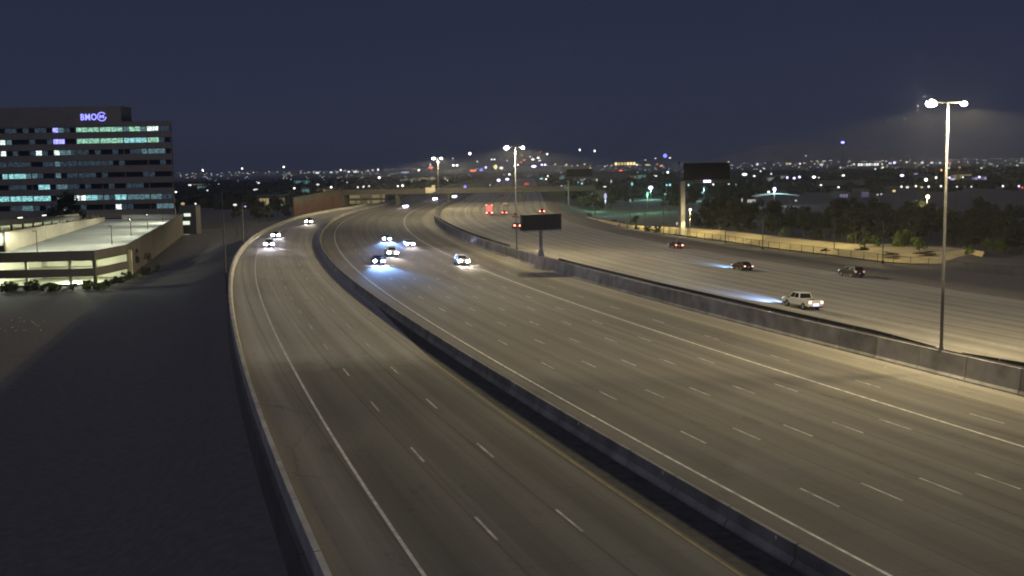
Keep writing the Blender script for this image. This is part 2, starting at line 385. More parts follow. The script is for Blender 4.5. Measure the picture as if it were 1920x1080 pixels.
# ------------------------------------------------------------------ freeway light poles
def light_pole(y, o, base_z, top_z, label, energy=0.0, arm=1.3, lit=True, head=1.0, name='light_pole', xy=None, ang=None, heads=(-1, 1), bat=1.05, batmax=16):
    p = P(y, o) if xy is None else Vector((xy[0], xy[1], 0))
    a = ang if ang is not None else math.atan2(Cn(y)[0].y, Cn(y)[0].x)
    r = empty(name, (p.x, p.y, base_z), a); h = top_z - base_z
    tag(r, label, 'light pole', 'twin arm freeway light poles' if name == 'light_pole' else None)
    MB().box((0, 0, .03), (.5, .5, .06)).tube([(0, 0, .06), (0, 0, .35)], [.20, .17], 10).build('base_plate', M['galv'], r)
    MB().tube([(0, 0, .05), (0, 0, h * .28), (0, 0, h * .281), (0, 0, h * .62), (0, 0, h * .621), (0, 0, h)], [.135, .125, .118, .105, .098, .08], 12).build('shaft', M['galv'], r, True)
    MB().tube([(min(heads) * arm * (1 if min(heads) < 0 else 0), 0, h - .05), (max(heads) * arm * (1 if max(heads) > 0 else 0), 0, h - .05)], .045, 8).build('arm', M['galv'], r)
    for sx in heads:
        head = 1.0 if sx < 0 else .62
        hd = MB(); c = sx * (arm + .35 * head)
        hd.hexa([(c - .45 * head, -.2 * head, h - .12), (c + .45 * head, -.2 * head, h - .12), (c + .45 * head, .2 * head, h - .12), (c - .45 * head, .2 * head, h - .12)],
                [(c - .36 * head, -.14 * head, h + .1), (c + .36 * head, -.14 * head, h + .1), (c + .36 * head, .14 * head, h + .1), (c - .36 * head, .14 * head, h + .1)])
        ho = hd.build('luminaire', M['galv'], r)
        MB().ball((c, 0, h - .14), (.46 * head, .26 * head, .27 * head), 12, 8).build('lens', M['lens'] if lit else M['galv'], ho, True)
        if energy: lamp(r, (c, 0, h - .5), energy * (1.6 if sx > 0 else 1.0), SODIUM, .25, bat=bat, batmax=batmax, cut=(.06, .30), up=.5)
    return r
E_L = 7300
light_pole(80.2, 12.62, 1.35, 21.4, 'tall twin arm light pole rising from the median wall behind the white pickup', E_L)
light_pole(196.5, 11.5, 1.40, 20.8, 'lit twin arm light pole on the median just behind the black message sign', E_L * .68, bat=1.95, batmax=36)
light_pole(430, 10.8, 1.3, 21.6, 'lit twin arm light pole on the median just before the road bridge', E_L * .75, bat=2.1, batmax=40)
light_pole(-38, 13.0, 1.35, 21.4, 'twin arm light pole on the median out beyond the lower edge', E_L * .08)
# ------------------------------------------------------------------ message sign on the median
M['pedestal'] = mat('pedestal concrete', (.33, .315, .29), .85, var=.2, scale=.8)
p = P(178, 11.15); a = math.atan2(Cn(178)[0].y, Cn(178)[0].x) + .10
r = tag(empty('message_sign', (p.x, p.y, .0), a), 'unlit black electronic message sign on a single post over the median', 'sign')
MB().hexa([(-.8, -1.3, -1.0), (.9, -1.3, -1.0), (.9, 1.3, -1.0), (-.8, 1.3, -1.0)], [(-.66, -1.1, 1.62), (.8, -1.1, 1.62), (.8, 1.1, 1.62), (-.66, 1.1, 1.62)]).build('pedestal', M['pedestal'], r)
MB().tube([(0, 0, 1.6), (0, 0, 1.75), (0, 0, 3.1), (0, 0, 7.6)], [.62, .55, .30, .28], 12).build('post', M['galv'], r, True)
bd = MB().box((0, -.15, 7.5), (7.3, .9, 2.75)).build('housing', M['sign_case'], r)
MB().box((0, -.62, 7.5), (6.8, .05, 2.25)).build('display', M['black_panel'], bd)
for zz in (6.2, 8.8): MB().box((0, -.66, zz), (7.2, .1, .12)).build('frame_rail', M['sign_case'], bd)
ct = MB().box((0, -1.0, 6.02), (7.0, .7, .05)).build('catwalk', M['galv'], r)
for k in range(-2, 3): MB().box((k * 1.6, -.5, 5.95), (.08, 1.5, .08)).build('bracket', M['galv'], ct)
# ------------------------------------------------------------------ vehicles
M['tyre'] = mat('tyre rubber', (.02, .02, .02), .9); M['rim'] = mat('alloy rim', (.4, .4, .42), .35, .8)
M['glass'] = mat('dark car glass', (.015, .017, .02), .12, spec=.6); M['trim'] = mat('black plastic trim', (.03, .03, .03), .6)
M['plate'] = mat('number plate', (.6, .6, .58), .5)
def paint(name, col, met=.2): return mat('car paint ' + name, col, .32, met, var=.05, scale=4, spec=.5)
PAINT = {'white': paint('white', (.68, .67, .62), 0), 'silver': paint('silver', (.36, .37, .38), .5), 'black': paint('black', (.018, .018, .02)), 'maroon': paint('maroon', (.035, .008, .010)),
         'grey': paint('grey', (.12, .12, .125), .4), 'blue': paint('blue', (.03, .05, .12)), 'tan': paint('tan', (.26, .22, .16))}
M['head_on'] = glow('lit headlight', (.80, .74, 1.0), 700); M['head_blue'] = glow('lit blue headlight', (.52, .56, 1.0), 1000); M['head_off'] = mat('headlight glass', (.6, .6, .62), .15)
M['head_dim'] = glow('headlight seen from behind', (.9, .9, 1.0), 1.2)
M['head_warm'] = glow('lit warm headlight', (1.0, .90, .84), 500)
M['tail_dim'] = glow('running tail light', (1.0, .12, .07), 1.6); M['tail_on'] = glow('bright tail light', (1.0, .13, .08), 30); M['tail_white'] = glow('pale tail light', (1.0, .55, .42), 3.0)
M['tail_faint'] = glow('faint tail light', (1.0, .42, .32), .8)
M['tailgate_glint'] = glow('painted tailgate reflection', (.42, .45, 1.0), 3.2)  # blue reflection on the pickup tailgate, painted as a glowing panel
def slab_body(poly, w, inset=.10, k=.93):
    mb = MB(); n = len(poly); cx = sum(q[0] for q in poly) / n; cz = sum(q[1] for q in poly) / n
    rings = [(-w / 2, k), (-w / 2 + inset, 1), (w / 2 - inset, 1), (w / 2, k)]
    for y, s in rings: mb.v += [(cx + (x - cx) * (s + (1 - s) * .5), y, cz + (z - cz) * s) for x, z in poly]
    for i in range(3):
        for j in range(n): mb.f.append((i * n + j, i * n + (j + 1) % n, (i + 1) * n + (j + 1) % n, (i + 1) * n + j))
    mb.f += [tuple(range(n - 1, -1, -1)), tuple(3 * n + j for j in range(n))]
    return mb
SHAPES = {
 'sedan': dict(body=[(-2.32, .34), (-2.36, .72), (-2.28, .98), (-1.6, 1.02), (1.0, .98), (1.9, .86), (2.28, .68), (2.34, .34)], cab=(-1.85, 1.05, -1.05, .25, .98, 1.44), w=1.82, wb=1.38, wr=.33, hl=.68, tl=.83),
 'suv': dict(body=[(-2.30, .40), (-2.36, .85), (-2.30, 1.12), (-1.6, 1.14), (1.05, 1.12), (1.95, 1.02), (2.26, .82), (2.32, .40)], cab=(-2.24, 1.2, -1.95, .40, 1.10, 1.74), w=1.92, wb=1.38, wr=.37, hl=.84, tl=1.02),
 'pickup': dict(body=[(-2.85, .50), (-2.90, .80), (-2.88, 1.16), (-1.2, 1.18), (1.35, 1.18), (2.35, 1.10), (2.80, .95), (2.86, .48)], cab=(-.72, 1.62, -.48, .85, 1.16, 1.90), w=1.98, wb=1.75, wr=.40, hl=.90, tl=1.0),
}
def wheel_meshes(rr):
    ty = MB(); n = 16
    prof = [(-.11, rr * .62), (-.11, rr * .93), (-.07, rr), (.07, rr), (.11, rr * .93), (.11, rr * .62)]
    for k in range(n):
        a = 2 * math.pi * k / n
        ty.v += [(q * math.cos(a), y, q * math.sin(a)) for y, q in prof]
    for k in range(n):
        for j in range(5): ty.f.append((k * 6 + j, k * 6 + j + 1, ((k + 1) % n) * 6 + j + 1, ((k + 1) % n) * 6 + j))
    rm = MB(); rm.v = [(0, 0, 0)] + [(rr * .62 * math.cos(2 * math.pi * k / 16), .0, rr * .62 * math.sin(2 * math.pi * k / 16)) for k in range(16)]
    rm.f = [(0, 1 + k, 1 + (k + 1) % 16) for k in range(16)]
    return ty.mesh('tyre', M['tyre'], True), rm.mesh('rim', M['rim'])
WH = {k: wheel_meshes(s['wr']) for k, s in SHAPES.items()}
def car(kind, col, y, o, away, label, tail='tail_dim', head='head_on', beam=0.0, bcol=(.85, .85, 1.0), plate=None, cat=None, yaw=0.0):
    sh = SHAPES[kind]; pm = PAINT[col]; p = P(y, o); hd = Cn(y)[1] + (0 if away else math.pi) + yaw
    r = empty({'sedan': 'car', 'suv': 'suv', 'pickup': 'pickup_truck'}[kind], p, hd, bank(y) * (1 if away else -1))
    tag(r, label, cat or {'sedan': 'car', 'suv': 'car', 'pickup': 'pickup truck'}[kind], 'vehicles driving away' if away else 'oncoming vehicles with headlights on')
    w_ = sh['w']; slab_body(sh['body'], w_).build('body', pm, r)
    b0, b1, t0, t1, zb, zt = sh['cab']; wb_, wt = w_ * .46, w_ * .36
    cb = MB().hexa([(b0, -wb_, zb), (b1, -wb_, zb), (b1, wb_, zb), (b0, wb_, zb)], [(t0, -wt, zt), (t1, -wt, zt), (t1, wt, zt), (t0, wt, zt)]).build('cabin', pm, r)
    def quad(name, pts, parent, off):
        q = [Vector(v) for v in pts]; n = (q[1] - q[0]).cross(q[3] - q[0]).normalized() * off
        mb = MB(); mb.hexa([v - n * .2 for v in q], [v + n for v in q]); return mb.build(name, M['glass'], parent)
    def lerp(a, b, t): return a + (b - a) * t
    for nm, xb, xt, sg in (('windscreen', b1, t1, 1), ('rear_window', b0, t0, -1)):
        q = []
        for f, s in ((.12, -1), (.12, 1), (.88, 1), (.88, -1)):
            q.append((lerp(xb, xt, f), s * sg * lerp(wb_, wt, f) * .88, lerp(zb, zt, f)))
        quad(nm, q, cb, .012)
    for s in (-1, 1):
        for u0, u1 in ((.08, .47), (.52, .92)):
            q = []
            for f, u in ((.14, u0), (.14, u1), (.86, u1), (.86, u0)):
                q.append((lerp(lerp(b0, t0, f), lerp(b1, t1, f), u), s * lerp(wb_, wt, f), lerp(zb, zt, f)))
            if s > 0: q = q[::-1]
            quad('side_window', q, cb, .012)
        MB().box((b1 - .35, s * (w_ / 2 + .07), zb + .08), (.12, .18, .13)).build('mirror', M['trim'], r)
    L0 = sh['body'][0][0]; L1 = sh['body'][-1][0]
    for sx in (-1, 1):
        for sy in (-1, 1):
            wx = sx * sh['wb']; ar = MB(); n = 14
            ar.v = [(wx, sy * (w_ / 2 + .004), sh['wr'])] + [(wx + (sh['wr'] + .07) * math.cos(math.pi * k / n), sy * (w_ / 2 + .004), sh['wr'] - .02 + (sh['wr'] + .07) * math.sin(math.pi * k / n)) for k in range(n + 1)]
            ar.f = [(0, 1 + k, 2 + k) for k in range(n)]; ar.build('wheel_arch', M['trim'], r)
            wh = link('wheel', None, r, (wx, sy * (w_ / 2 - .08), sh['wr']))
            link('tyre', WH[kind][0], wh); link('rim', WH[kind][1], wh, (0, sy * .10, 0))
    for s in (-1, 1):
        MB().ball((L1 - .06, s * w_ * .37, sh['hl']), (.13, .30, .17), 10, 6).build('headlight', M['head_dim' if away else head], r, True)
        MB().box((L0 - .01, s * w_ * .39, sh['tl']), (.09, w_ * .17, .17 if kind == 'sedan' else .30)).build('tail_light', M[tail], r)
    MB().box((L1 - .0, 0, .42), (.12, w_ * .9, .2)).build('bumper', M['trim'], r)
    MB().box((L0 + .0, 0, .46), (.12, w_ * .9, .18)).build('bumper', M['trim'], r)
    MB().box((L1 + .01, 0, sh['hl'] - .02), (.05, w_ * .42, .16)).build('grille', M['trim'], r)
    MB().box((L0 - .045, 0, .72), (.02, .34, .17) if not plate else (.04, .75, .30)).build('number_plate', M[plate] if plate else M['plate'], r)  # the glowing version is the painted tailgate reflection, not a plate
    if kind == 'pickup':                                  # open load bed: dark well between low sides
        MB().box((-1.8, 0, 1.175), (1.95, w_ * .78, .02)).build('bed_floor', M['trim'], r)
        for s in (-1, 1): MB().box((-1.8, s * w_ * .43, 1.24), (2.05, .10, .14)).build('bed_side', pm, r)
        MB().box((-2.83, 0, 1.22), (.08, w_ * .86, .12)).build('tailgate', pm, r)
    if beam:
        for s in (-1, 1): lamp(r, (L1 + .25, s * w_ * .37, sh['hl']), beam, bcol, .06, spot=36, aim=(1, 0, -.055), blend=1.0)
    return r
BW = (.92, .88, 1.0); BB = (.20, .42, 1.0); BO = (1.0, .86, .68)
car('suv', 'silver', 222, -34.6, False, 'oncoming silver car hugging the edge barrier on the connector roadway', beam=3000, bcol=BW)
car('sedan', 'grey', 254, -34.0, False, 'oncoming grey car just behind the silver one by the edge barrier', beam=2600, bcol=BW)
car('pickup', 'black', 318, -28.6, False, 'brightest oncoming vehicle far up the connector roadway under the bridge wall', beam=3600, bcol=BO)
car('sedan', 'black', 247, -8.6, False, 'black oncoming car with blue beams behind the white pickup', head='head_blue', beam=34000, bcol=BB)
car('sedan', 'grey', 230, -5.0, False, 'grey oncoming car closest to the carpool line in the cluster of four', beam=3600, bcol=BO)
car('pickup', 'white', 202, -11.8, False, 'white oncoming pickup in the middle of the cluster of four', beam=3600, bcol=BO)
car('sedan', 'black', 185, -16.3, False, 'black oncoming car throwing a wide blue beam at the front of the cluster', head='head_blue', beam=34000, bcol=BB)
car('suv', 'white', 184, -1.7, False, 'lone white oncoming car astride the carpool line', head='head_warm', beam=3000, bcol=BO)
car('sedan', 'silver', 480, -7.7, False, 'small oncoming car with blue headlights just past the road bridge', head='head_blue', beam=3600, bcol=BW)
car('suv', 'grey', 585, -3.7, False, 'tiny oncoming car with one bright glare beyond the road bridge', head='head_blue', beam=3600, bcol=BW)
car('sedan', 'grey', 640, 3.0, False, 'farthest oncoming car with blue glare beside the median beyond the bridge', head='head_blue', beam=3600, bcol=BW)
car('pickup', 'white', 116, 23.8, True, 'white pickup driving away with blue white light on its tailgate', tail='tail_white', beam=30000, bcol=(.28, .45, 1.0), plate='tailgate_glint')
car('sedan', 'maroon', 167, 43.6, True, 'dark maroon car with pink tail lights and a blue beam ahead', tail='tail_white', beam=22000, bcol=(.22, .48, 1.0))
car('suv', 'black', 155, 57.0, True, 'dark car with dim tail lights beside the gravel bank shoulder', tail='tail_faint', beam=900, bcol=BO)
car('sedan', 'black', 223, 54.0, True, 'low black car with bright red tail lights below the overhead sign column', tail='tail_on', beam=900, bcol=BO)
car('sedan', 'grey', 392, 36.3, True, 'small car with red tail lights beside the box truck', tail='tail_on')
car('suv', 'maroon', 300, 31.4, True, 'maroon car half hidden by the edge of the message sign', tail='tail_on')
car('suv', 'black', 400, 51.0, True, 'car with two round red lights showing just over the message sign', tail='tail_on')
car('sedan', 'tan', 374, 39.3, True, 'tan car with unlit tail behind the median light pole', tail='tail_dim')
car('sedan', 'white', 465, 38.0, True, 'white car driving away just short of the road bridge', tail='tail_dim')
car('sedan', 'grey', 590, 33.5, True, 'tiny car driving away under the road bridge', tail='tail_dim')
# box truck
p = P(391, 30.6); r = tag(empty('box_truck', p, Cn(391)[1]), 'box truck with its back door glowing red driving away', 'truck', 'vehicles driving away')
bx = MB().box((-1.2, 0, 2.35), (5.4, 2.4, 2.6)).build('cargo_box', PAINT['white'], r)
MB().box((-3.93, 0, 2.3), (.05, 2.1, 2.3)).build('rear_door', glow('red lit door', (1.0, .22, .18), 1.1), bx)
slab_body([(1.6, .6), (1.6, 2.3), (2.2, 2.35), (2.7, 1.6), (3.5, 1.35), (3.6, .6)], 2.2).build('cab', PAINT['white'], r)
MB().box((-.3, 0, .78), (7.0, 1.0, .3)).build('chassis', M['trim'], r)
for s in (-1, 1):
    for wx in (-2.4, 2.6):
        wh = link('wheel', None, r, (wx, s * 1.0, .40)); link('tyre', WH['pickup'][0], wh); link('rim', WH['pickup'][1], wh, (0, s * .1, 0))
    MB().box((-3.95, s * .95, .75), (.1, .4, .25)).build('tail_light', M['tail_on'], r); MB().box((-3.96, s * 1.0, 3.55), (.06, .25, .1)).build('marker_light', M['tail_on'], r)
# ------------------------------------------------------------------ office tower
DT = 410.0
M['spandrel'] = mat('brown grey office cladding', (.27, .235, .20), .8, var=.1, scale=.15)
M['tower_glass'] = mat('dark office glass', (.018, .022, .035), .15, spec=.6, var=.3, scale=.2)
WIN = {'g': glow('office light green', (.42, .85, .62), .62), 'w': glow('office light white', (.85, 1.0, .95), 1.1), 'b': glow('office light blue', (.22, .22, 1.0), 2.2), 'c': glow('office light cyan', (.35, .82, .85), .70),
       'd': glow('office light dim', (.16, .30, .34), .5), 'v': glow('office light very dim', (.10, .16, .22), .25)}
r = tag(empty('office_tower', (-140, DT, LZ)), 'eight storey office building with dark ribbon windows behind the parking garage', 'building')
def tx(px): return at_d(px, 300, DT).x + 140             # tower-local x of a photo column
def tz(py): return at_d(150, py, DT).z - LZ
xl, xr = tx(-260), tx(324)
MB().slab([(xl, .3), (xr, .3), (xr - 10, 27), (xl, 27)], 0, tz(231)).build('core', M['tower_glass'], r)
bands = [(239, 248), (260, 269.5), (281, 290.5), (302, 311.5), (324, 333.5), (345, 354.5), (366, 376), (384, 394)]
edges = [229.5] + [v for b in bands for v in b] + [410]
for i in range(0, len(edges), 2):
    z1, z0 = tz(edges[i]), tz(edges[i + 1])
    for k in range(4):
        a0 = xl + (xr - xl) * k / 4; a1 = xl + (xr - xl) * (k + 1) / 4
        MB().box(((a0 + a1) / 2, -.05, (z0 + z1) / 2), (a1 - a0 - .04, .9, z1 - z0)).build('spandrel_panel', M['spandrel'], r)
ph = MB().box(((xl + tx(233)) / 2, 5, (tz(200) + tz(236)) / 2), (tx(233) - xl, 11.2, tz(200) - tz(236))).build('penthouse', M['spandrel'], r)
LIT = [[(96, 110, 'b'), (110, 120, 'd'), (146, 191, 'g'), (192, 232, 'g'), (235, 278, 'd'), (239, 262, 'g'), (279, 299, 'w')],
       [(0, 14, 'w'), (15, 24, 'd'), (99, 121, 'b'), (146, 187, 'g'), (193, 233, 'g'), (236, 278, 'c'), (280, 304, 'g')],
       [(3, 16, 'w'), (70, 80, 'w'), (100, 114, 'w'), (115, 131, 'd'), (240, 266, 'v'), (266, 308, 'd')],
       [(45, 62, 'v'), (103, 113, 'd')], [(0, 44, 'c'), (46, 66, 'd'), (70, 84, 'v'), (103, 116, 'd')], [(18, 42, 'v'), (65, 86, 'c'), (103, 119, 'd')],
       [(-60, 47, 'c'), (49, 87, 'c'), (100, 112, 'd'), (135, 151, 'w'), (152, 176, 'c'), (177, 198, 'd'), (206, 231, 'c'), (232, 300, 'd'), (300, 323, 'v')],
       [(38, 56, 'd'), (112, 124, 'w'), (214, 224, 'w'), (225, 240, 'v'), (284, 324, 'd')]]
for k_, m_ in WIN.items():                                # uneven rooms: ceiling lights, blinds and furniture
    n = m_.node_tree; e = n.nodes['Emission']; g_ = n.nodes.new('ShaderNodeNewGeometry'); mp = n.nodes.new('ShaderNodeMapping'); mp.inputs['Scale'].default_value = (.9, .3, 2.2)
    z_ = n.nodes.new('ShaderNodeTexNoise'); z_.inputs['Scale'].default_value = 1; z_.inputs['Detail'].default_value = 4
    r_ = n.nodes.new('ShaderNodeMapRange'); r_.inputs[1].default_value = .33; r_.inputs[2].default_value = .67; r_.inputs[3].default_value = .25 * e.inputs[1].default_value; r_.inputs[4].default_value = 2.0 * e.inputs[1].default_value
    n.links.new(g_.outputs['Position'], mp.inputs[0]); n.links.new(mp.outputs[0], z_.inputs['Vector']); n.links.new(z_.outputs['Fac'], r_.inputs[0]); n.links.new(r_.outputs[0], e.inputs[1])
pw = 2.28; pane = {}
for i, (ya, yb) in enumerate(bands):
    z0, z1 = tz(yb), tz(ya); x = xr - .5
    while x > xl + 1:
        pxc = (x - pw / 2 - tx(0)) / (tx(300) - tx(0)) * 300; k = None
        for a0, a1, c in LIT[i]:
            if a0 <= pxc <= a1: k = c
        if k is None and random.random() < .38: k = 'v'
        h_ = z1 - z0 - .16
        key = (i, k)
        if key not in pane: pane[key] = MB().box((0, 0, 0), (pw - .16, .06, h_)).mesh('window_pane', WIN[k] if k else M['tower_glass'])
        if pxc > -30: link('window_pane', pane[key], r, (x - pw / 2, .22, (z0 + z1) / 2))
        x -= pw
for k in range(12):
    x = xr - .4 - k * 9.12
    MB().box((x, .05, (tz(394) + tz(239)) / 2), (.34, .5, tz(239) - tz(394))).build('mullion', M['spandrel'], r)
# roof sign
SG = glow('blue white sign letters', (.26, .26, 1.0), 2.2)
cu = bpy.data.curves.new('sign_text', 'FONT'); cu.body = 'BMO'; cu.size = 3.35; cu.extrude = .08; cu.offset = .055; cu.space_character = 1.12; cu.align_x = 'LEFT'
to = bpy.data.objects.new('sign_text', cu); COL.objects.link(to)
dg = bpy.context.evaluated_depsgraph_get(); me = bpy.data.meshes.new_from_object(to.evaluated_get(dg)); bpy.data.objects.remove(to); me.materials.clear(); me.materials.append(SG)
sr = empty('sign'); sr.parent = r; sr.location = (tx(157), -.72, tz(225.5))
lo = link('sign_letters', me, sr); lo.rotation_euler.x = math.pi / 2
mx_ = max(v.co.x for v in me.vertices); lo.scale.x = (tx(187.5) - tx(157)) / mx_
rg = MB(); n = 28; cxx = tx(197) - tx(157); czz = 1.2
for k in range(n):
    a_ = 2 * math.pi * k / n + .6
    for rad, yy in ((1.45, -.08), (1.75, -.08), (1.75, .08), (1.45, .08)): rg.v.append((cxx + rad * math.cos(a_), yy, czz + rad * math.sin(a_)))
for k in range(n):
    if k in (25, 26, 27): continue
    for j in range(4): rg.f.append((k * 4 + j, k * 4 + (j + 1) % 4, ((k + 1) % n) * 4 + (j + 1) % 4, ((k + 1) % n) * 4 + j))
rg.build('roundel_ring', SG, sr)
mm = MB()
for x0, x1, zz0, zz1 in ((-.85, -.5, -.65, .65), (.5, .85, -.65, .65)): mm.box((cxx + (x0 + x1) / 2, 0, czz), (x1 - x0, .12, zz1 - zz0))
mm.prism([(cxx - .5, czz + .65), (cxx, czz + .1), (cxx + .5, czz + .65), (cxx + .5, czz + .15), (cxx, czz - .45), (cxx - .5, czz + .15)], -.06, .06)
mm.build('roundel_letter', SG, sr)
# ------------------------------------------------------------------ parking garage
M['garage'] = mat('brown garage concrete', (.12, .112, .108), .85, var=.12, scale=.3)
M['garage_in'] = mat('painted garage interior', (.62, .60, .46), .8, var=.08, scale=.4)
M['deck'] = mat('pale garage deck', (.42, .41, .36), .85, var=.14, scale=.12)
M['beige'] = mat('beige ramp wall', (.26, .22, .17), .85, var=.08, scale=.3)
M['tube'] = glow('fluorescent tube', (.95, 1.0, .72), 5.0)
r = tag(empty('parking_garage', (-90, 215, LZ)), 'low open parking garage with lit levels and a bright roof deck', 'building')
def gl(x, y, z): return Vector((x + 90, y - 215, z - LZ))
A_, B_, C_, D_ = (-150, 203.0), (-83.4, 209.0), (-82.5, 225.0), (-119.0, 381.0)
def wallseg(name, a, b, z0, z1, m, th=.3, parent=None, zb=None):
    d = Vector((b[0] - a[0], b[1] - a[1])).normalized(); n = Vector((-d.y, d.x)) * th
    z0b, z1b = zb or (z0, z1)
    mb = MB().hexa([gl(a[0], a[1], z0), gl(b[0], b[1], z0b), gl(b[0] + n.x, b[1] + n.y, z0b), gl(a[0] + n.x, a[1] + n.y, z0)],
                   [gl(a[0], a[1], z1), gl(b[0], b[1], z1b), gl(b[0] + n.x, b[1] + n.y, z1b), gl(a[0] + n.x, a[1] + n.y, z1)])
    return mb.build(name, m, parent or r)
def mixp(a, b, t): return (a[0] + (b[0] - a[0]) * t, a[1] + (b[1] - a[1]) * t)
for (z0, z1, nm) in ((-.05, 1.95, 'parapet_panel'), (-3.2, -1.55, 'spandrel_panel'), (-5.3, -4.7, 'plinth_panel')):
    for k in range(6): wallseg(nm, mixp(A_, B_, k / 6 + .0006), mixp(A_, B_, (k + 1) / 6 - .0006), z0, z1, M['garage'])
    wallseg(nm, (B_[0], B_[1] + .1), C_, z0, z1, M['garage'])
for k in range(6):                                        # blank side wall, panel by panel
    wallseg('wall_panel', mixp(C_, D_, k / 6 + .001), mixp(C_, D_, (k + 1) / 6 - .001), -5.2, 2.0 + .1 * k, M['garage'], zb=(-5.2, 2.1 + .1 * k))
for k in range(8):
    t = .05 + k * .125
    q = mixp(A_, B_, t); MB().box(gl(q[0], q[1] + .5, -1.7), (.5, .5, 6.4)).build('column', M['garage_in'], r)
q = mixp(B_, C_, .02); MB().box(gl(q[0] - .2, q[1] + .1, -1.6), (.5, .7, 6.6)).build('column', M['garage'], r)
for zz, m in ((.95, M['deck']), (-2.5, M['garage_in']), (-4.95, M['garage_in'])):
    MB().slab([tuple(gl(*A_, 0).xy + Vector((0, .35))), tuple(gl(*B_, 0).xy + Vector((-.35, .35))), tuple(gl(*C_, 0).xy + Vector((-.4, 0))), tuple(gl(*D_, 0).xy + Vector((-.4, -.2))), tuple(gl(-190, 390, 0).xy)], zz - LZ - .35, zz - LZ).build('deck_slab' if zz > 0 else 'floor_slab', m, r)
MB().box(gl(-112, 226, -2.2), (60, .3, 6.0)).build('back_wall', M['garage_in'], r)
MB().box(gl(-90, 233, -2.2), (.3, 16, 6.0)).build('back_wall', M['garage_in'], r)
wallseg('ramp_wall', (-118.5, 208), (-101, 224.5), -4.9, .5, M['garage_in'])
for lv, zt in ((0, .45), (1, -2.95)):
    for k in range(8):
        q = mixp(A_, B_, .22 + k * .105); MB().box(gl(q[0], q[1] + 6, zt), (2.4, .2, .1)).build('light_tube', M['tube'], r)
    for k in range(3):
        q = mixp(A_, B_, .42 + k * .25); lamp(r, gl(q[0] - 1, q[1] + 5.5, zt - .25), 5200, (.90, 1.0, .74), .5)
# upper level with the beige ramp wall, posts and roof slab
U0, U1 = at_z(10, 472, 1.0), at_z(195, 412, 1.4)
zf, zb_ = at_d(12, 434, U0.y).z, at_d(195, 407, U1.y).z
for k in range(7):
    a0, a1 = mixp(U0, U1, k / 7 + .001), mixp(U0, U1, (k + 1) / 7 - .001)
    za = zf + (zb_ - zf) * k / 7; zc = zf + (zb_ - zf) * (k + 1) / 7
    wallseg('ramp_panel', a0, a1, .9, za, M['beige'], -.35, zb=(.9, zc))
    MB().box(gl(a0[0] + .12, a0[1], (za + .95) / 2 + .2), (.28, .5, za - .4)).build('pilaster', M['beige'], r)
for k in range(13):
    t = k / 12 * .95; a0 = mixp(U0, U1, t); za = zf + (zb_ - zf) * t
    hgt = 2.3 * (1 - t) + .9 * t
    MB().box(gl(a0[0] - 1.2, a0[1] + .4, za + hgt / 2 - .4), (.4, .4, hgt + .8)).build('post', M['garage'], r)
a0, a1 = mixp(U0, U1, -.35), mixp(U0, U1, .66)
wallseg('roof_slab', a0, a1, zf + 2.0 + .8, zf + 3.5 + .7, M['garage'], 10, zb=(zb_ + 1.4, zb_ + 2.5))
wallseg('ramp_panel', mixp(U0, U1, -.35), mixp(U0, U1, -.02), 2.6, zf + .35, M['garage'], -.35)
for t, c, s in ((-.06, (.25, 1.0, .50), 450), (.08, (.3, 1.0, .55), 400), (.22, (.4, 1.0, .6), 320), (.42, (.5, .9, .65), 200)):
    a0 = mixp(U0, U1, t); lamp(r, gl(a0[0] - 5, a0[1] + 3, zf + (zb_ - zf) * t + 1.8), s, c, .4)
    MB().box(gl(a0[0] - 5, a0[1] + 3, zf + (zb_ - zf) * t + 2.2), (.2, 2.2, .1)).build('light_tube', M['tube'], r)
wallseg('inner_wall', mixp((U0.x - 9, U0.y), (U1.x - 9, U1.y), -.3), (U1.x - 9, U1.y), 1, zf + 2, M['garage_in'], -.3, zb=(1, zb_ + 1.4))
wallseg('parapet_panel', (U1.x + 1, 384), (D_[0], D_[1]), .9, 2.4, M['deck'])
# stair tower at the rear corner with lit landings
st = MB().box(gl(-117.5, 385, 0), (6, 6, 10.8)).build('stair_tower', M['garage'], r)
for px_, py_, ww, hh in ((351, 403, 2.4, 1.1), (348, 418, 3.0, 1.3), (348, 443, 3.0, 1.4)):
    q = at_d(px_, py_, 381.9); MB().box(gl(q.x, q.y, q.z), (ww, .15, hh)).build('lit_opening', glow('stair light', (.9, 1.0, .8), 1.0), st)
# roof deck lamp posts (shielded heads)
for i, (bx_, by_, tx_, ty_) in enumerate(((70, 470, 68, 433), (210, 457, 207, 424), (246, 441, 244, 408), (277, 428, 276, 400), (305, 416, 304, 399))):
    q = at_z(bx_, by_, 1.2); zt = at_d(tx_, ty_, q.y).z
    lb = ('beside the beige ramp wall', 'above the front corner of the deck', 'second along the deck edge', 'third along the deck edge', 'at the far end of the deck edge')[i]
    o = tag(empty('deck_lamp', (q.x, q.y, .96)), 'slim dark lamp post on the garage roof ' + lb, 'lamp post', 'lamp posts on the garage roof')
    MB().tube([(0, 0, 0), (0, 0, zt - .96)], [.10, .07], 8).build('pole', M['dark_metal'], o)
    MB().box((-.35, 0, zt - .93), (.9, .3, .12)).build('lamp_head', M['dark_metal'], o)
    lamp(o, (-.5, 0, zt - 1.2), 1500, (.92, 1.0, .76), .2, spot=172, aim=(-.25, 0, -1), blend=.2, bat=1.7, batmax=16)
q = at_z(165, 440, .96); 
o = tag(empty('deck_lamp', (-128, 300, .96)), 'slim dark lamp post on the garage roof out in the open deck', 'lamp post', 'lamp posts on the garage roof')
MB().tube([(0, 0, 0), (0, 0, 4.6)], [.10, .07], 8).build('pole', M['dark_metal'], o); MB().box((0, 0, 4.65), (.9, .3, .12)).build('lamp_head', M['dark_metal'], o)
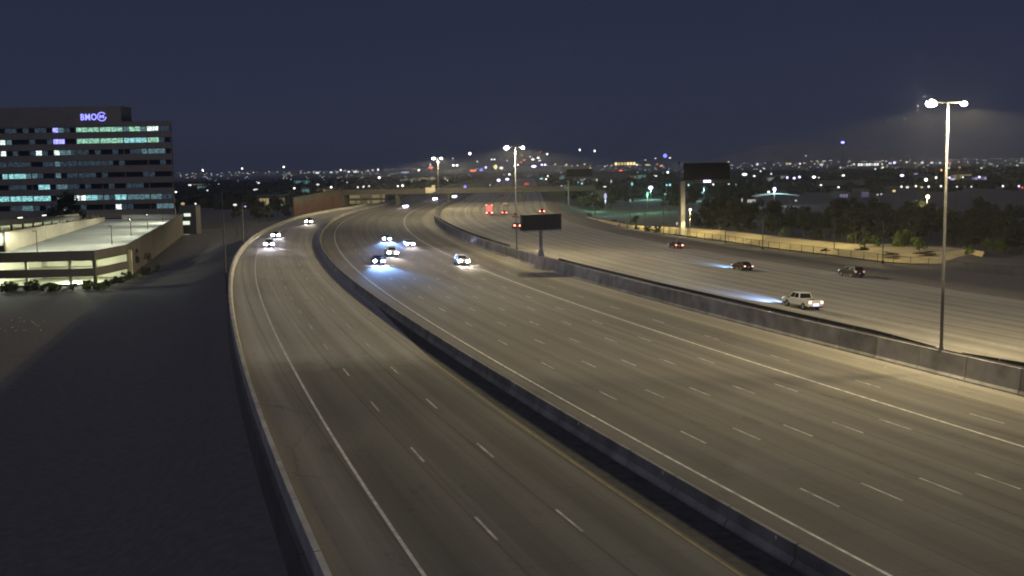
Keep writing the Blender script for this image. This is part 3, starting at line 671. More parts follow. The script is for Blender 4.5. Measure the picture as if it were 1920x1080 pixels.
lamp(o, (0, 0, 4.4), 1500, (.92, 1.0, .76), .2, spot=172, aim=(0, 0, -1), blend=.2, bat=1.7, batmax=16)
# ------------------------------------------------------------------ road bridge across the freeway
M['bridge'] = mat('bridge concrete', (.075, .069, .06), .85, var=.15, scale=.2); M['maroon_wall'] = mat('maroon abutment wall', (.09, .05, .046), .85, var=.2, scale=.3)
BY = 507.0
r = tag(empty('road_bridge', (0, BY, 0)), 'concrete road bridge with a tall railing crossing over the freeway', 'bridge')
MB().box((-20, 7, 6.2), (122, 14, 1.5)).build('deck', M['bridge'], r)
for k in range(14): MB().box((-76.6 + k * 8.72, -.2, 7.4), (8.66, .3, 1.1)).build('parapet_panel', M['bridge'], r)
for k in range(41):
    MB().box((-80 + k * 3, -.2, 8.9), (.14, .14, 1.9)).build('railing_post', M['dark_metal'], r)
for zz in (8.5, 9.2, 9.85): MB().box((-20, -.2, zz), (122, .08, .08)).build('railing_bar', M['dark_metal'], r)
for xx in (-55, -30, 6): 
    for yy in (3, 11): MB().tube([(xx, yy, -.6), (xx, yy, 5.5)], .75, 12).build('pier', M['bridge'], r)
    MB().box((xx, 7, 5.2), (1.6, 11, .7)).build('pier_cap', M['bridge'], r)
MB().box((-84, 7, 2.3), (8, 13.6, 6.3)).build('abutment', M['bridge'], r); MB().box((43.5, 7, 2.3), (6, 13.6, 6.3)).build('abutment', M['bridge'], r)
# left approach wall: beige parapet over maroon panels
r = tag(empty('approach_wall', (-90, 480, 0)), 'maroon approach wall under a beige parapet sloping down from the road bridge', 'wall')
W0, W1 = (-81.0, 505.0), (-97.0, 470.0)
for k in range(5):
    a0, a1 = mixp(W0, W1, k / 5), mixp(W0, W1, (k + 1) / 5 - .004); za, zc = 6.2 - .75 * k, 6.2 - .75 * (k + 1)
    for nm, z00, z01, z10, z11, m in (('wall_panel', -5, za, -5, zc, M['maroon_wall']), ('parapet_panel', za, za + 2.5 + .1 * k, zc, zc + 2.6 + .1 * k, M['bridge'])):
        d = Vector((a1[0] - a0[0], a1[1] - a0[1])).normalized(); n_ = Vector((-d.y, d.x)) * (-.6 if nm == 'wall_panel' else -.9)
        e0, e1 = Vector((a0[0] + 90, a0[1] - 480)), Vector((a1[0] + 90, a1[1] - 480))
        MB().hexa([(*e0, z00), (*e1, z10), (*(e1 + n_), z10), (*(e0 + n_), z00)], [(*e0, z01), (*e1, z11), (*(e1 + n_), z11), (*(e0 + n_), z01)]).build(nm, m, r)
# beige cabinet sign standing above the bridge parapet
q = at_d(807, 356, 500)
r = tag(empty('sign_box', q), 'small beige stepped sign cabinet in front of the bridge railing', 'sign')
MB().box((-.6, 0, -.2), (3.4, .4, 2.6)).box((1.5, 0, .55), (1.6, .42, 3.2)).build('panel', mat('beige sign back', (.55, .48, .36), .7, var=.1), r)
MB().tube([(0, .3, -8), (0, .3, 0)], .15, 8).build('post', M['galv'], r)
# ------------------------------------------------------------------ overhead signs
def overhead(name, bx_, by_, zb, col_top, arm_px, panel_px, label, colw, lampx=None, side=1):
    q = at_z(bx_, by_, zb); d = q.y; r = tag(empty(name, q), label, 'sign')
    zt = at_d(bx_, col_top, d).z - zb
    MB().box((0, 0, zt / 2), (colw, colw, zt)).build('column', M['pedestal'] if colw > .8 else M['galv'], r)
    x0 = at_d(panel_px[0], panel_px[1], d); x1 = at_d(panel_px[2], panel_px[3], d)
    if arm_px:
        za = at_d(bx_, arm_px, d).z - zb
        for dz in (-.35, .35): MB().box(((x1.x - q.x) / 2, 0, za + dz), (abs(x1.x - q.x) + colw, .25, .25)).build('arm_tube', M['galv'], r)
        nb = 7
        for k in range(nb): MB().box(((x1.x - q.x) * (k + .5) / nb, 0, za), (.14, .14, .62)).build('arm_brace', M['galv'], r)
    MB().box(((x0.x + x1.x) / 2 - q.x, -.35, (x0.z + x1.z) / 2 - zb), (x1.x - x0.x, .18, x0.z - x1.z)).build('sign_panel', M['sign_case'], r)
    if lampx:
        l_ = at_d(lampx[0], lampx[1], d); MB().box((l_.x - q.x, -.75, l_.z - zb), (1.9, .4, .55)).build('sign_light', glow('sign light', (.72, .68, 1.0), 6), r)
    return r
overhead('overhead_sign', 1280, 440, -2.6, 340, 340, (1281, 306, 1368, 336), 'dark overhead sign on a thick column with one lit lamp beside the gravel bank', 1.15, (1325, 340))
overhead('overhead_sign', 1066, 386, -.9, 338, 353, (1026, 359, 1060, 373), 'dark overhead sign panel over the outbound lanes by the bridge', .6)
overhead('overhead_sign', 1112, 360, -2.5, 320, None, (1062, 317, 1110, 331), 'broad black billboard panel far beyond the bridge', .6)
# slim mast above the overhead sign column
q = at_z(1280, 440, -2.6)
o = tag(empty('slim_mast', (q.x - .9, q.y + .6, -2.6)), 'slim mast rising behind the thick overhead sign column', 'mast')
zt = at_d(1274, 305, q.y).z + 2.6; MB().tube([(0, 0, 0), (0, 0, zt)], [.16, .08], 8).build('shaft', M['galv'], o); MB().ball((0, 0, zt), (.3, .3, .35), 8, 6).build('cap', M['galv'], o)
# unlit slender poles beside the connector roadway
for i, (yy, ty_, lb) in enumerate(((161, 355, 'tall unlit pole beside the edge barrier at the bend'), (228, 380, 'shorter unlit pole behind the tall one at the bend'), (318, 372, 'unlit pole behind the brightest headlights by the edge barrier'))):
    q = P(yy, oLB(yy) - .8); zt = 16.75 - (ty_ - 325) * q.y / FOC
    o = tag(empty('slender_pole', (q.x, q.y, -.6)), lb, 'pole')
    MB().tube([(0, 0, -4.4), (0, 0, zt + .6)], [.15, .08], 8).build('shaft', M['galv'], o)
    MB().box((.35, 0, zt + .55), (.9, .2, .1)).build('lamp_head', M['galv'], o)
# ------------------------------------------------------------------ gravel bank and fence beyond the outbound lanes
def resample(pts, n):
    pts = [Vector(p) for p in pts]; L = [0]
    for a, b in zip(pts, pts[1:]): L.append(L[-1] + (b - a).length)
    out = []
    for k in range(n):
        t = L[-1] * k / (n - 1); i = 0
        while i < len(L) - 2 and L[i + 1] < t: i += 1
        out.append(pts[i].lerp(pts[i + 1], (t - L[i]) / max(L[i + 1] - L[i], 1e-6)))
    return out
M['gravel'] = mat('tan decomposed granite', (.46, .37, .20), .95, col2=(.56, .46, .27), scale=.35, detail=10)
gi = resample([at_z(x, y, -2.95) for x, y in ((1075, 411), (1130, 420), (1195, 431), (1290, 442), (1360, 451), (1430, 462), (1562, 478), (1654, 490), (1740, 496), (1800, 490), (1848, 478))], 40)
go = resample([at_z(x, y, -1.35) for x, y in ((1090, 405), (1130, 412), (1190, 423), (1290, 427), (1360, 431), (1500, 447), (1600, 457), (1700, 458), (1790, 462), (1846, 472))], 40)
mb = MB(); rng = random.Random(3)
for a, b in zip(gi, go):
    for k in range(9):
        q = a.lerp(b, k / 8); mb.v.append((q.x, q.y, q.z + (rng.uniform(-.05, .07) if 0 < k < 8 else 0)))
    mb.v.append((b.x + (b.x - a.x) * .1, b.y + 1, -3.4))
for i in range(39):
    for k in range(9): mb.f.append((i * 10 + k, (i + 1) * 10 + k, (i + 1) * 10 + k + 1, i * 10 + k + 1))
tag(mb.build('gravel_bank', M['gravel'], None, True), 'pale tan gravel bank rising behind the chain link fence', kind='structure')
fl = resample([at_z(x, y, -3.05) for x, y in ((1130, 420), (1195, 432), (1290, 444), (1360, 453), (1430, 464), (1562, 480), (1654, 492), (1770, 504), (1850, 513), (1990, 524))], 46)
r = tag(empty('chain_link_fence', fl[0]), 'long low chain link fence along the foot of the gravel bank', 'fence')
pm_ = MB().tube([(0, 0, -.3), (0, 0, 1.7)], .05, 6).mesh('fence_post', M['dark_metal'])
for q in fl: link('fence_post', pm_, r, q - fl[0])
wire = MB()
for a, b in zip(fl, fl[1:]):
    a, b = a - fl[0], b - fl[0]
    mb = MB().tube([a + Vector((0, 0, 1.62)), b + Vector((0, 0, 1.62))], .035, 5); mb.build('fence_rail', M['dark_metal'], r)
    n = 16
    for k in range(n):
        q = a.lerp(b, (k + .5) / n); wire.box((q.x, q.y, q.z + .8), (.025, .025, 1.55))
    for k in range(4):
        z = Vector((0, 0, .25 + k * .4)); wire.tube([a + z, b + z], .012, 3)
wo_ = wire.build('fence_wire', M['dark_metal'], r); wo_['kind'] = 'stuff'
for i, (px_, by_, ty_) in enumerate(((1210, 434, 398), (1244, 438, 396), (1360, 453, 410), (1430, 465, 406), (1564, 472, 408), (1655, 491, 415), (1290, 444, 408), (1514, 440, 398), (1609, 446, 401), (1694, 452, 417), (1840, 456, 411), (1441, 437, 396))):
    back = i >= 7; z = -1.6 if back else -2.9
    q = at_z(px_, by_, z); zt = at_d(px_, ty_, q.y).z
    lb = ('at the thin end of the gravel bank', 'just before the overhead sign column', 'third before the overhead sign column', 'where the gravel bank is narrowest', 'rising from dry brush on the gravel', 'with a thick foot at the widest gravel', 'short one right beside the sign column',
          'in the dark brush above the gravel', 'behind the round shrub on the gravel', 'behind the largest pale shrub', 'alone in the dark past the tall light pole', 'among the dark trees above the narrow gravel')[i]
    o = tag(empty('path_lamp' if not back else 'netting_post', (q.x, q.y, z - .3)), ('tall thin dark lamp post ' if not back else 'tall thin pale post ') + lb, 'lamp post' if not back else 'post', 'path lamps along the fence' if not back else 'pale posts in the brush')
    MB().tube([(0, 0, 0), (0, 0, zt - z + .3)], [.11, .09], 8).build('shaft', M['dark_metal'] if not back else M['galv'], o)
    MB().box((0, 0, .3), (.5, .5, .5)).build('footing', M['dark_metal'], o)
    if not back:                                          # shielded head that lights the path and gravel below
        MB().box((0, .3, zt - z + .32), (.28, .8, .12)).build('lamp_head', M['dark_metal'], o)
        lamp(o, (0, .5, zt - z + .1), 1500, (1.0, .86, .40), .15, spot=146, aim=(.1, .1, -1), blend=.35, bat=1.2, batmax=5)
# ------------------------------------------------------------------ plants
def leaf_mat(name, c, c2): return mat(name, c, .8, col2=c2, scale=.9, detail=3, spec=.15)
M['leaf'] = leaf_mat('dark desert leaves', (.016, .021, .014), (.042, .050, .030)); M['leaf_pale'] = leaf_mat('pale desert leaves', (.06, .09, .025), (.14, .18, .05))
M['bark'] = mat('grey bark', (.09, .07, .055), .95, var=.3, scale=3)
def crown_mesh(name, rad, hgt, n, leaf, m, seed, z0):
    rg_ = random.Random(seed); mb = MB()
    cl = [(Vector((rg_.gauss(0, rad * .42), rg_.gauss(0, rad * .42), z0 + hgt * rg_.uniform(.15, .95))), rad * rg_.uniform(.25, .5)) for _ in range(9)]
    for _ in range(n):
        c, rr = rg_.choice(cl)
        d = Vector((rg_.gauss(0, 1), rg_.gauss(0, 1), rg_.gauss(0, .8))); d.normalize()
        p_ = c + d * rr * rg_.uniform(.55, 1.08)
        u = Vector((rg_.uniform(-1, 1), rg_.uniform(-1, 1), rg_.uniform(-1, 1))).normalized(); v = u.cross(d)
        if v.length < .05: continue
        v.normalize(); s = leaf * rg_.uniform(.6, 1.4)
        mb.add([p_ - u * s, p_ + v * s * .5, p_ + u * s, p_ - v * s * .5], [(0, 1, 2, 3)])
    return mb.mesh(name, m)
def trunk_mesh(h, seed):
    rg_ = random.Random(seed); mb = MB().tube([(0, 0, -.5), (.1, 0, h * .4), (rg_.uniform(-.3, .3), rg_.uniform(-.3, .3), h)], [.2, .15, .07], 7)
    for k in range(4):
        a_ = k * 1.6 + rg_.random(); mb.tube([(.1, 0, h * .45), (math.cos(a_) * h * .25, math.sin(a_) * h * .25, h * .85), (math.cos(a_) * h * .4, math.sin(a_) * h * .4, h * 1.15)], [.1, .06, .03], 5)
    return mb.mesh('trunk', M['bark'])
TREES = [(crown_mesh('crown', 2.6 + .3 * k, 4.2, 1500, .26, M['leaf'], 40 + k, 2.0), trunk_mesh(3.6, 50 + k)) for k in range(4)]
SHR = [crown_mesh('foliage', 1.1, 1.7, 700, .14, M['leaf_pale' if k % 2 else 'leaf'], 60 + k, .0) for k in range(4)]
STEM = MB().tube([(0, 0, -.2), (.05, 0, .8)], [.06, .03], 6).mesh('stem', M['bark'])
def tree(p, k, s, label, group, sz=1.0):
    o = tag(empty('desert_tree', p, random.uniform(0, 6)), label, 'tree', group); o.scale = (s, s, s * sz)
    link('crown', TREES[k][0], o); link('trunk', TREES[k][1], o); return o
def shrub(p, k, s, label, group, sz=1.0):
    o = tag(empty('shrub', p, random.uniform(0, 6)), label, 'shrub', group); o.scale = (s, s, s * sz)
    link('foliage', SHR[k % 4], o); link('stem', STEM, o); return o
rng = random.Random(11)
# thicket of dark trees above the gravel bank
for i in range(120):
    px_ = rng.uniform(1325, 1960); t = rng.random() ** 1.2
    q0 = at_z(px_, 430 + (px_ - 1290) * .075 + 2, -1.7); d = q0.y + 3 + t * 90
    q = at_d(px_, 400, d)
    tree((q.x, d, -2.1), rng.randrange(4), rng.uniform(.75, 1.25), 'dark leafy tree in the unlit thicket above the gravel bank', 'trees of the dark thicket', rng.uniform(.85, 1.15))
for i, (px_, py_, s, k, lb) in enumerate(((1690, 462, 2.3, 1, 'largest pale green shrub on the gravel bank'), (1604, 452, 1.5, 1, 'round grey green shrub between two posts above the gravel'), (1640, 462, 1.2, 3, 'small yellow green shrub left of the largest one'),
        (1724, 470, 1.5, 3, 'bright low shrub right of the largest one'), (1618, 462, .9, 3, 'smallest yellow shrub between the gravel and the round shrub'), (1470, 444, 1.3, 3, 'yellow green shrub at the upper rim of the narrow gravel'),
        (1388, 434, 1.2, 1, 'shrub at the upper rim nearest the sign column'), (1302, 424, 2.4, 0, 'dark bushy shrub beside the thick sign column'), (1330, 428, 1.8, 2, 'dark shrub second beside the thick sign column'), (1530, 448, 1.6, 0, 'dark shrub on the rim in mid gravel'),
        (1190, 418, 1.3, 3, 'lone yellow green shrub in the brown field'), (1855, 470, 1.6, 1, 'shrub past the end of the gravel bank'), (1880, 474, 1.3, 3, 'pale shrub farthest along past the gravel'), (1815, 476, 1.0, 1, 'low shrub at the tip of the gravel bank'),
        (1105, 408, 1.0, 0, 'first little bush on the outbound shoulder slope'), (1150, 421, .9, 0, 'second little bush on the outbound shoulder slope'), (1164, 425, .9, 2, 'third little bush on the outbound shoulder slope'), (1178, 428, .8, 0, 'fourth little bush on the outbound shoulder slope'), (1194, 431, .9, 2, 'fifth little bush on the outbound shoulder slope'),
        (1212, 435, 1.0, 0, 'sixth little bush on the outbound shoulder slope'), (1232, 438, 1.2, 2, 'last and widest bush on the outbound shoulder slope'))):
    z = -1.6 if 1240 < px_ else -2.6
    shrub(at_z(px_, py_, z), k, s, lb, 'shrubs around the gravel bank')
for i, (px_, py_, w_, lb) in enumerate(((1615, 468, 5.0, 'dark creeping mat plant above the thick footed post'), (1675, 478, 5.5, 'widest dark mat plant below the largest shrub'), (1735, 477, 5.0, 'dark mat plant beneath the bright low shrub'), (1548, 471, 3.2, 'small mat plant in dry brush on the gravel'))):
    o = shrub(at_z(px_, py_, -2.0), 0, 1.0, lb, 'mat plants on the gravel bank'); o.scale = (w_ * .55, w_ * .28, .28)
# hedge of bushes at the foot of the garage
gtxt = 'leafy bush in the hedge along the foot of the garage'
for i in range(34):
    px_ = rng.uniform(-15, 300); q = at_d(px_, 545, 203 + rng.uniform(-5, -1.0) + max(0, px_ - 190) * .35)
    shrub((q.x, q.y, LZ), i, rng.uniform(.55, 1.15), gtxt, 'hedge along the garage')
tree((at_d(112, 380, 398).x, 398, LZ), 1, 2.3, 'tall dark tree in front of the office building beyond the ramp wall', None, 1.1)
tree((at_d(260, 520, 240).x, 238, LZ), 2, .8, 'small tree beside the blank garage side wall', None)
# dark trees scattered before the lit lots and the town
for i in range(46):
    px_ = rng.choice((rng.uniform(340, 560), rng.uniform(1085, 1420), rng.uniform(1085, 1420))); d = rng.uniform(430, 720)
    q = at_d(px_, 400, d); tree((q.x, d, LZ if px_ < 700 else -2.4), rng.randrange(4), rng.uniform(.8, 1.5), 'distant tree standing among the lit lots', 'trees among the far lots')
mb = MB()
for i in range(5200):                                    # far-off wood and gardens of the town, one dark mass
    d = rng.uniform(640, 2600); px_ = rng.uniform(-60, 1980); q = at_d(px_, 330, d)
    if abs(q.x - Cx(d) - 15) < 60: continue
    h = rng.uniform(2.5, 7.0); s = rng.uniform(2.5, 6); zz = -3.5
    n = 5; top = (q.x + rng.uniform(-1, 1), d, zz + h)
    ring = [(q.x + s * math.cos(6.283 * k / n + i), d + s * math.sin(6.283 * k / n + i), zz + h * rng.uniform(.3, .75)) for k in range(n)]
    low = [(x, y, zz - 1.5) for x, y, z in ring]
    mb.add([top] + ring + low, [(0, 1 + k, 1 + (k + 1) % n) for k in range(n)] + [(1 + k, 6 + k, 6 + (k + 1) % n, 1 + (k + 1) % n) for k in range(n)])
tag(mb.build('distant_woods', M['leaf']), 'dark mass of distant trees between the city lights', kind='stuff')
mb = MB()
for i in range(18):
    q = at_z(rng.uniform(0, 85), rng.uniform(595, 622), LZ); s = rng.uniform(.08, .18); mb.box((q.x, q.y, LZ + .08), (s * 1.8, s, .12), rng.random())
tag(mb.build('pale_stones', mat('pale stones', (.5, .48, .45), .9)), 'scatter of small pale stones on the dark low ground', kind='stuff')
# ------------------------------------------------------------------ hills on the skyline
mb = MB(); xs_ = [-6500 + i * 130 for i in range(101)]
for i, x in enumerate(xs_):
    u = x / 6800 * FOC + 960
    h = 18 + 12 * math.sin(i * .7) * math.sin(i * .23) + 105 * math.exp(-((u - 1560) / 150) ** 2) + 50 * math.exp(-((u - 1430) / 70) ** 2) + 30 * math.exp(-((u - 1250) / 40) ** 2) + 22 * rng.random()
    mb.v += [(x, 6600, -20), (x, 6800, max(h * .7, 4)), (x, 7000, max(h, 6)), (x, 7600, -20)]
for i in range(len(xs_) - 1):
    for k in range(3): mb.f.append((i * 4 + k, (i + 1) * 4 + k, (i + 1) * 4 + k + 1, i * 4 + k + 1))
tag(mb.build('hills', mat('dark hill rock', (.34, .31, .29), .95, var=.3, scale=.01), None, True), 'faint dark hills on the night skyline', kind='structure')
# ------------------------------------------------------------------ distant lights of the town
LC = {'w': (1.0, .98, .94), 'y': (1.0, .80, .36), 'p': (.62, .55, 1.0), 'b': (.22, .22, 1.0), 'r': (1.0, .14, .10), 'g': (.25, 1.0, .55), 'c': (.45, .95, .95), 'o': (1.0, .5, .2)}
LM = {}
def lmat(c, s):
    if (c, s) not in LM: LM[(c, s)] = glow('town light %s %s' % (c, s), LC[c], s)
    return LM[(c, s)]
def hor(px): return HOR + .018 * (960 - px)
LBL = {'w': ('tiny white street lamp among the far town lights', 'white lamps of the far town'), 'y': ('tiny yellow lamp among the far town lights', 'yellow lamps of the far town'), 'p': ('tiny violet white lamp among the far town lights', 'violet lamps of the far town'),
       'b': ('tiny deep blue lamp among the far town lights', 'blue lamps of the far town'), 'r': ('tiny red lamp among the far town lights', 'red lamps of the far town'), 'g': ('tiny green lamp among the far town lights', 'green lamps of the far town'), 'c': ('tiny cyan lamp among the far town lights', 'cyan lamps of the far town'), 'o': ('tiny orange lamp among the far town lights', 'orange lamps of the far town')}
HEADM = {}
def town_lamp(px_, py_, w_=3, h_=3, c='w', s=4, label=None, d=None, pole=True, energy=0, lcol=None):
    dy = py_ - hor(px_); rr = random.Random(int(px_ * 31 + py_ * 17))
    if d is None:
        if dy > 8: d = min((CAMZ - rr.uniform(4.0, 6.5)) * FOC / dy, 1900)
        else: d = rr.uniform(1500, 2200)
    q = at_d(px_, py_, d); k = d / FOC; gz = LZ if q.x < -60 else -3.2
    lb, gp = LBL[c]
    o = tag(empty('town_lamp', (q.x, d, gz)), label or lb, 'lamp', gp)
    zz = q.z - gz
    if pole and zz > 1.0: MB().tube([(0, .15, 0), (0, .15, zz)], [.12, .07], 5).build('pole', M['galv'], o)
    MB().ball((0, -.2, zz), (w_ * k * .42, min(w_, h_) * k * .34, h_ * k * .42), 8, 6).build('lamp_head', lmat(c, s), o, True)
    if energy: lamp(o, (0, -.3, zz - h_ * k * .5 - .3), energy, lcol or LC[c], .3)
    return o
for a in [(380, 319, 4, 4, 'w', 3), (454, 316, 4, 4, 'w', 3), (532, 313, 4, 4, 'w', 4), (352, 333, 3, 2, 'w', .5), (381, 332, 2, 2, 'w', .5), (356, 347, 8, 3, 'w', 1.5), (410, 345, 3, 2, 'w', .7), (389, 357, 5, 3, 'w', 1), (330, 360, 5, 4, 'w', 2), (367, 382, 4, 4, 'w', 1.5), (343, 382, 9, 6, 'y', .5),
          (441, 384, 9, 5, 'w', 1), (460, 387, 5, 3, 'p', 1.2), (477, 356, 5, 3, 'w', 1), (281, 374, 5, 4, 'w', 2), (542, 325, 8, 4, 'w', .25), (564, 324, 4, 3, 'w', .4), (579, 323, 8, 3, 'w', .3), (595, 324, 10, 4, 'w', 1.0), (608, 324, 4, 3, 'g', .3), (621, 323, 8, 4, 'w', .7), (630, 322, 4, 3, 'g', .4), (639, 319, 4, 4, 'w', 2.5),
          (654, 322, 6, 4, 'w', 1.2), (666, 322, 9, 4, 'w', 1.0), (690, 320, 4, 3, 'w', .8), (699, 319, 5, 3, 'w', .8), (709, 318, 4, 4, 'w', 2), (760, 323, 18, 4, 'p', .6), (785, 319, 4, 4, 'w', 3), (711, 333, 6, 5, 'w', 3), (810, 334, 3, 3, 'w', .6), (835, 335, 3, 3, 'w', .8), (485, 343, 5, 3, 'w', 1.5), (480, 355, 9, 3, 'w', .8),
          (552, 353, 5, 4, 'w', 2.5), (596, 346, 7, 4, 'w', 1), (621, 351, 5, 5, 'w', 2.5), (651, 342, 3, 3, 'w', .8), (671, 351, 4, 4, 'w', 1.5), (682, 350, 4, 4, 'w', 1.5), (692, 349, 4, 4, 'w', 1.5), (746, 349, 4, 4, 'w', 2.5), (755, 348, 5, 5, 'w', 3), (872, 350, 6, 5, 'b', 2.5), (872, 360, 5, 4, 'p', 2), (538, 334, 3, 2, 'w', .4),
          (807, 309, 4, 6, 'w', .8), (808, 314, 11, 4, 'r', 2), (822, 305, 6, 4, 'p', 3), (849, 297, 3, 3, 'w', 1), (850, 310, 5, 4, 'w', 4), (857, 310, 5, 4, 'w', 4), (881, 288, 6, 6, 'w', 5), (895, 303, 3, 4, 'w', 1), (922, 299, 4, 3, 'w', 2), (927, 299, 4, 3, 'w', 2), (911, 314, 5, 6, 'p', 2), (887, 320, 14, 4, 'r', 2), (902, 319, 9, 5, 'b', 1.5),
          (929, 313, 9, 10, 'y', 1.3), (940, 315, 9, 6, 'w', 1.2), (951, 301, 3, 3, 'w', 1), (964, 311, 4, 4, 'y', 2), (971, 309, 5, 5, 'w', 1.5), (976, 304, 5, 3, 'r', 1), (982, 300, 8, 3, 'r', .8), (994, 294, 3, 4, 'w', 1), (999, 299, 7, 4, 'w', 2), (1009, 296, 6, 4, 'w', 2), (1012, 301, 7, 3, 'w', 1), (1026, 289, 4, 4, 'w', 3), (1014, 284, 4, 4, 'r', .4),
          (1001, 312, 11, 6, 'p', 3), (1016, 309, 5, 4, 'p', 4), (1022, 309, 5, 4, 'p', 4), (1041, 308, 4, 4, 'y', .8), (1062, 309, 4, 5, 'y', .9), (1072, 311, 4, 3, 'y', .4), (1083, 310, 4, 4, 'y', .5), (1096, 308, 4, 4, 'y', .8), (1107, 315, 4, 3, 'y', .7), (1134, 312, 4, 3, 'w', .7), (1147, 310, 5, 3, 'y', .5),
          (1194, 309, 4, 4, 'w', 1.5), (1210, 300, 5, 2, 'w', .7), (1214, 309, 12, 3, 'y', .8), (1229, 297, 4, 3, 'w', 1), (1240, 311, 8, 4, 'o', .9), (1232, 308, 6, 3, 'o', .5), (1256, 296, 6, 3, 'w', 1.2), (1164, 320, 9, 4, 'r', 1.5), (1150, 321, 8, 3, 'r', .4), (1096, 324, 4, 4, 'w', 2.5), (1086, 333, 8, 4, 'p', 3), (1096, 334, 6, 5, 'p', 2.5), (1230, 330, 5, 3, 'w', 1.5), (1252, 323, 5, 5, 'w', 3),
          (1053, 350, 5, 5, 'p', 3), (1060, 350, 5, 4, 'p', 3), (935, 338, 8, 6, 'p', 4), (951, 336, 8, 5, 'p', 4), (955, 327, 5, 4, 'w', 2.5), (1015, 335, 8, 3, 'c', 1), (1024, 336, 4, 4, 'w', 2), (1027, 330, 4, 4, 'w', 1.5), (987, 345, 13, 6, 'r', .5), (921, 354, 4, 4, 'w', 2), (919, 347, 3, 4, 'c', .8), (839, 338, 3, 3, 'w', 1),
          (1069, 331, 5, 5, 'w', 2), (1119, 337, 3, 8, 'w', .6), (1146, 340, 3, 8, 'w', .6), (1134, 350, 8, 3, 'w', .9), (1185, 345, 5, 8, 'c', .7), (1091, 344, 5, 5, 'c', .9), (1084, 342, 3, 3, 'c', .8), (1106, 350, 3, 4, 'c', .9), (1182, 376, 3, 8, 'c', .5), (1250, 347, 4, 4, 'c', 1.2), (1256, 347, 5, 5, 'c', 1.2), (1247, 364, 5, 4, 'c', .5),
          (1291, 347, 4, 5, 'c', 1.2), (1337, 346, 5, 5, 'w', 1.5), (1367, 345, 6, 3, 'w', 1.2), (1379, 347, 4, 6, 'c', 1), (1396, 327, 12, 6, 'w', 2), (1366, 304, 4, 3, 'w', 1), (1420, 308, 6, 6, 'w', .8), (1426, 321, 3, 4, 'w', 1.5), (1432, 316, 3, 3, 'w', 1), (1446, 326, 4, 5, 'w', 1),
          (1476, 333, 5, 5, 'p', 3), (1489, 334, 6, 5, 'p', 3), (1499, 332, 6, 5, 'p', 3), (1511, 292, 5, 2, 'w', .7), (1475, 307, 5, 4, 'y', .6), (1481, 307, 6, 4, 'y', 1), (1500, 307, 4, 4, 'w', 1.5), (1441, 360, 6, 5, 'w', 2), (1317, 361, 5, 5, 'c', .6), (1269, 419, 4, 6, 'w', .6), (1391, 375, 3, 9, 'w', .5),
          (1526, 332, 8, 5, 'w', 4), (1535, 333, 5, 3, 'w', .8), (1522, 303, 6, 3, 'o', .4), (1532, 302, 8, 3, 'y', .4), (1545, 302, 10, 3, 'w', .5), (1557, 301, 8, 3, 'w', .35), (1540, 309, 9, 3, 'w', 1), (1602, 308, 8, 4, 'w', 1), (1654, 308, 5, 4, 'y', 1), (1655, 314, 6, 4, 'w', 1.2), (1641, 317, 4, 4, 'w', 1), (1576, 314, 4, 4, 'w', .8), (1669, 306, 8, 4, 'w', .8), (1677, 305, 6, 5, 'p', 3),
          (1700, 304, 5, 4, 'w', .8), (1715, 305, 6, 3, 'w', .3), (1729, 305, 7, 4, 'w', 1), (1747, 305, 8, 4, 'w', .8), (1763, 306, 5, 4, 'w', .7), (1781, 305, 6, 4, 'r', 1), (1779, 315, 6, 4, 'w', .8), (1765, 319, 4, 5, 'o', 2), (1799, 314, 6, 4, 'o', .5), (1840, 315, 5, 3, 'w', .8), (1907, 310, 5, 3, 'w', .6), (1915, 305, 10, 3, 'w', .4), (1539, 347, 5, 4, 'w', 1.5), (1572, 351, 5, 4, 'w', 2),
          (1717, 326, 10, 3, 'p', .5), (1736, 337, 7, 7, 'w', 4), (1755, 333, 5, 5, 'w', 2.5), (1780, 333, 5, 4, 'p', 3), (1786, 336, 12, 4, 'p', .9), (1807, 332, 6, 5, 'w', 3), (1836, 332, 6, 5, 'p', 2.5), (1690, 350, 5, 5, 'w', 1.5), (1701, 351, 7, 5, 'w', 1), (1717, 349, 5, 5, 'w', 1.5), (1728, 351, 7, 4, 'y', .7), (1741, 350, 5, 5, 'w', 1.5), (1764, 349, 5, 5, 'w', 1.5),
          (1794, 350, 4, 4, 'w', 1), (1821, 350, 4, 4, 'w', 1), (1880, 349, 5, 5, 'w', 1.5), (1910, 349, 5, 5, 'p', 2), (1916, 352, 5, 5, 'r', .8), (1676, 358, 8, 5, 'y', .9), (1645, 365, 4, 4, 'w', .6), (1652, 364, 4, 4, 'w', .6), (1492, 376, 5, 4, 'w', .6)]:
    town_lamp(*a)
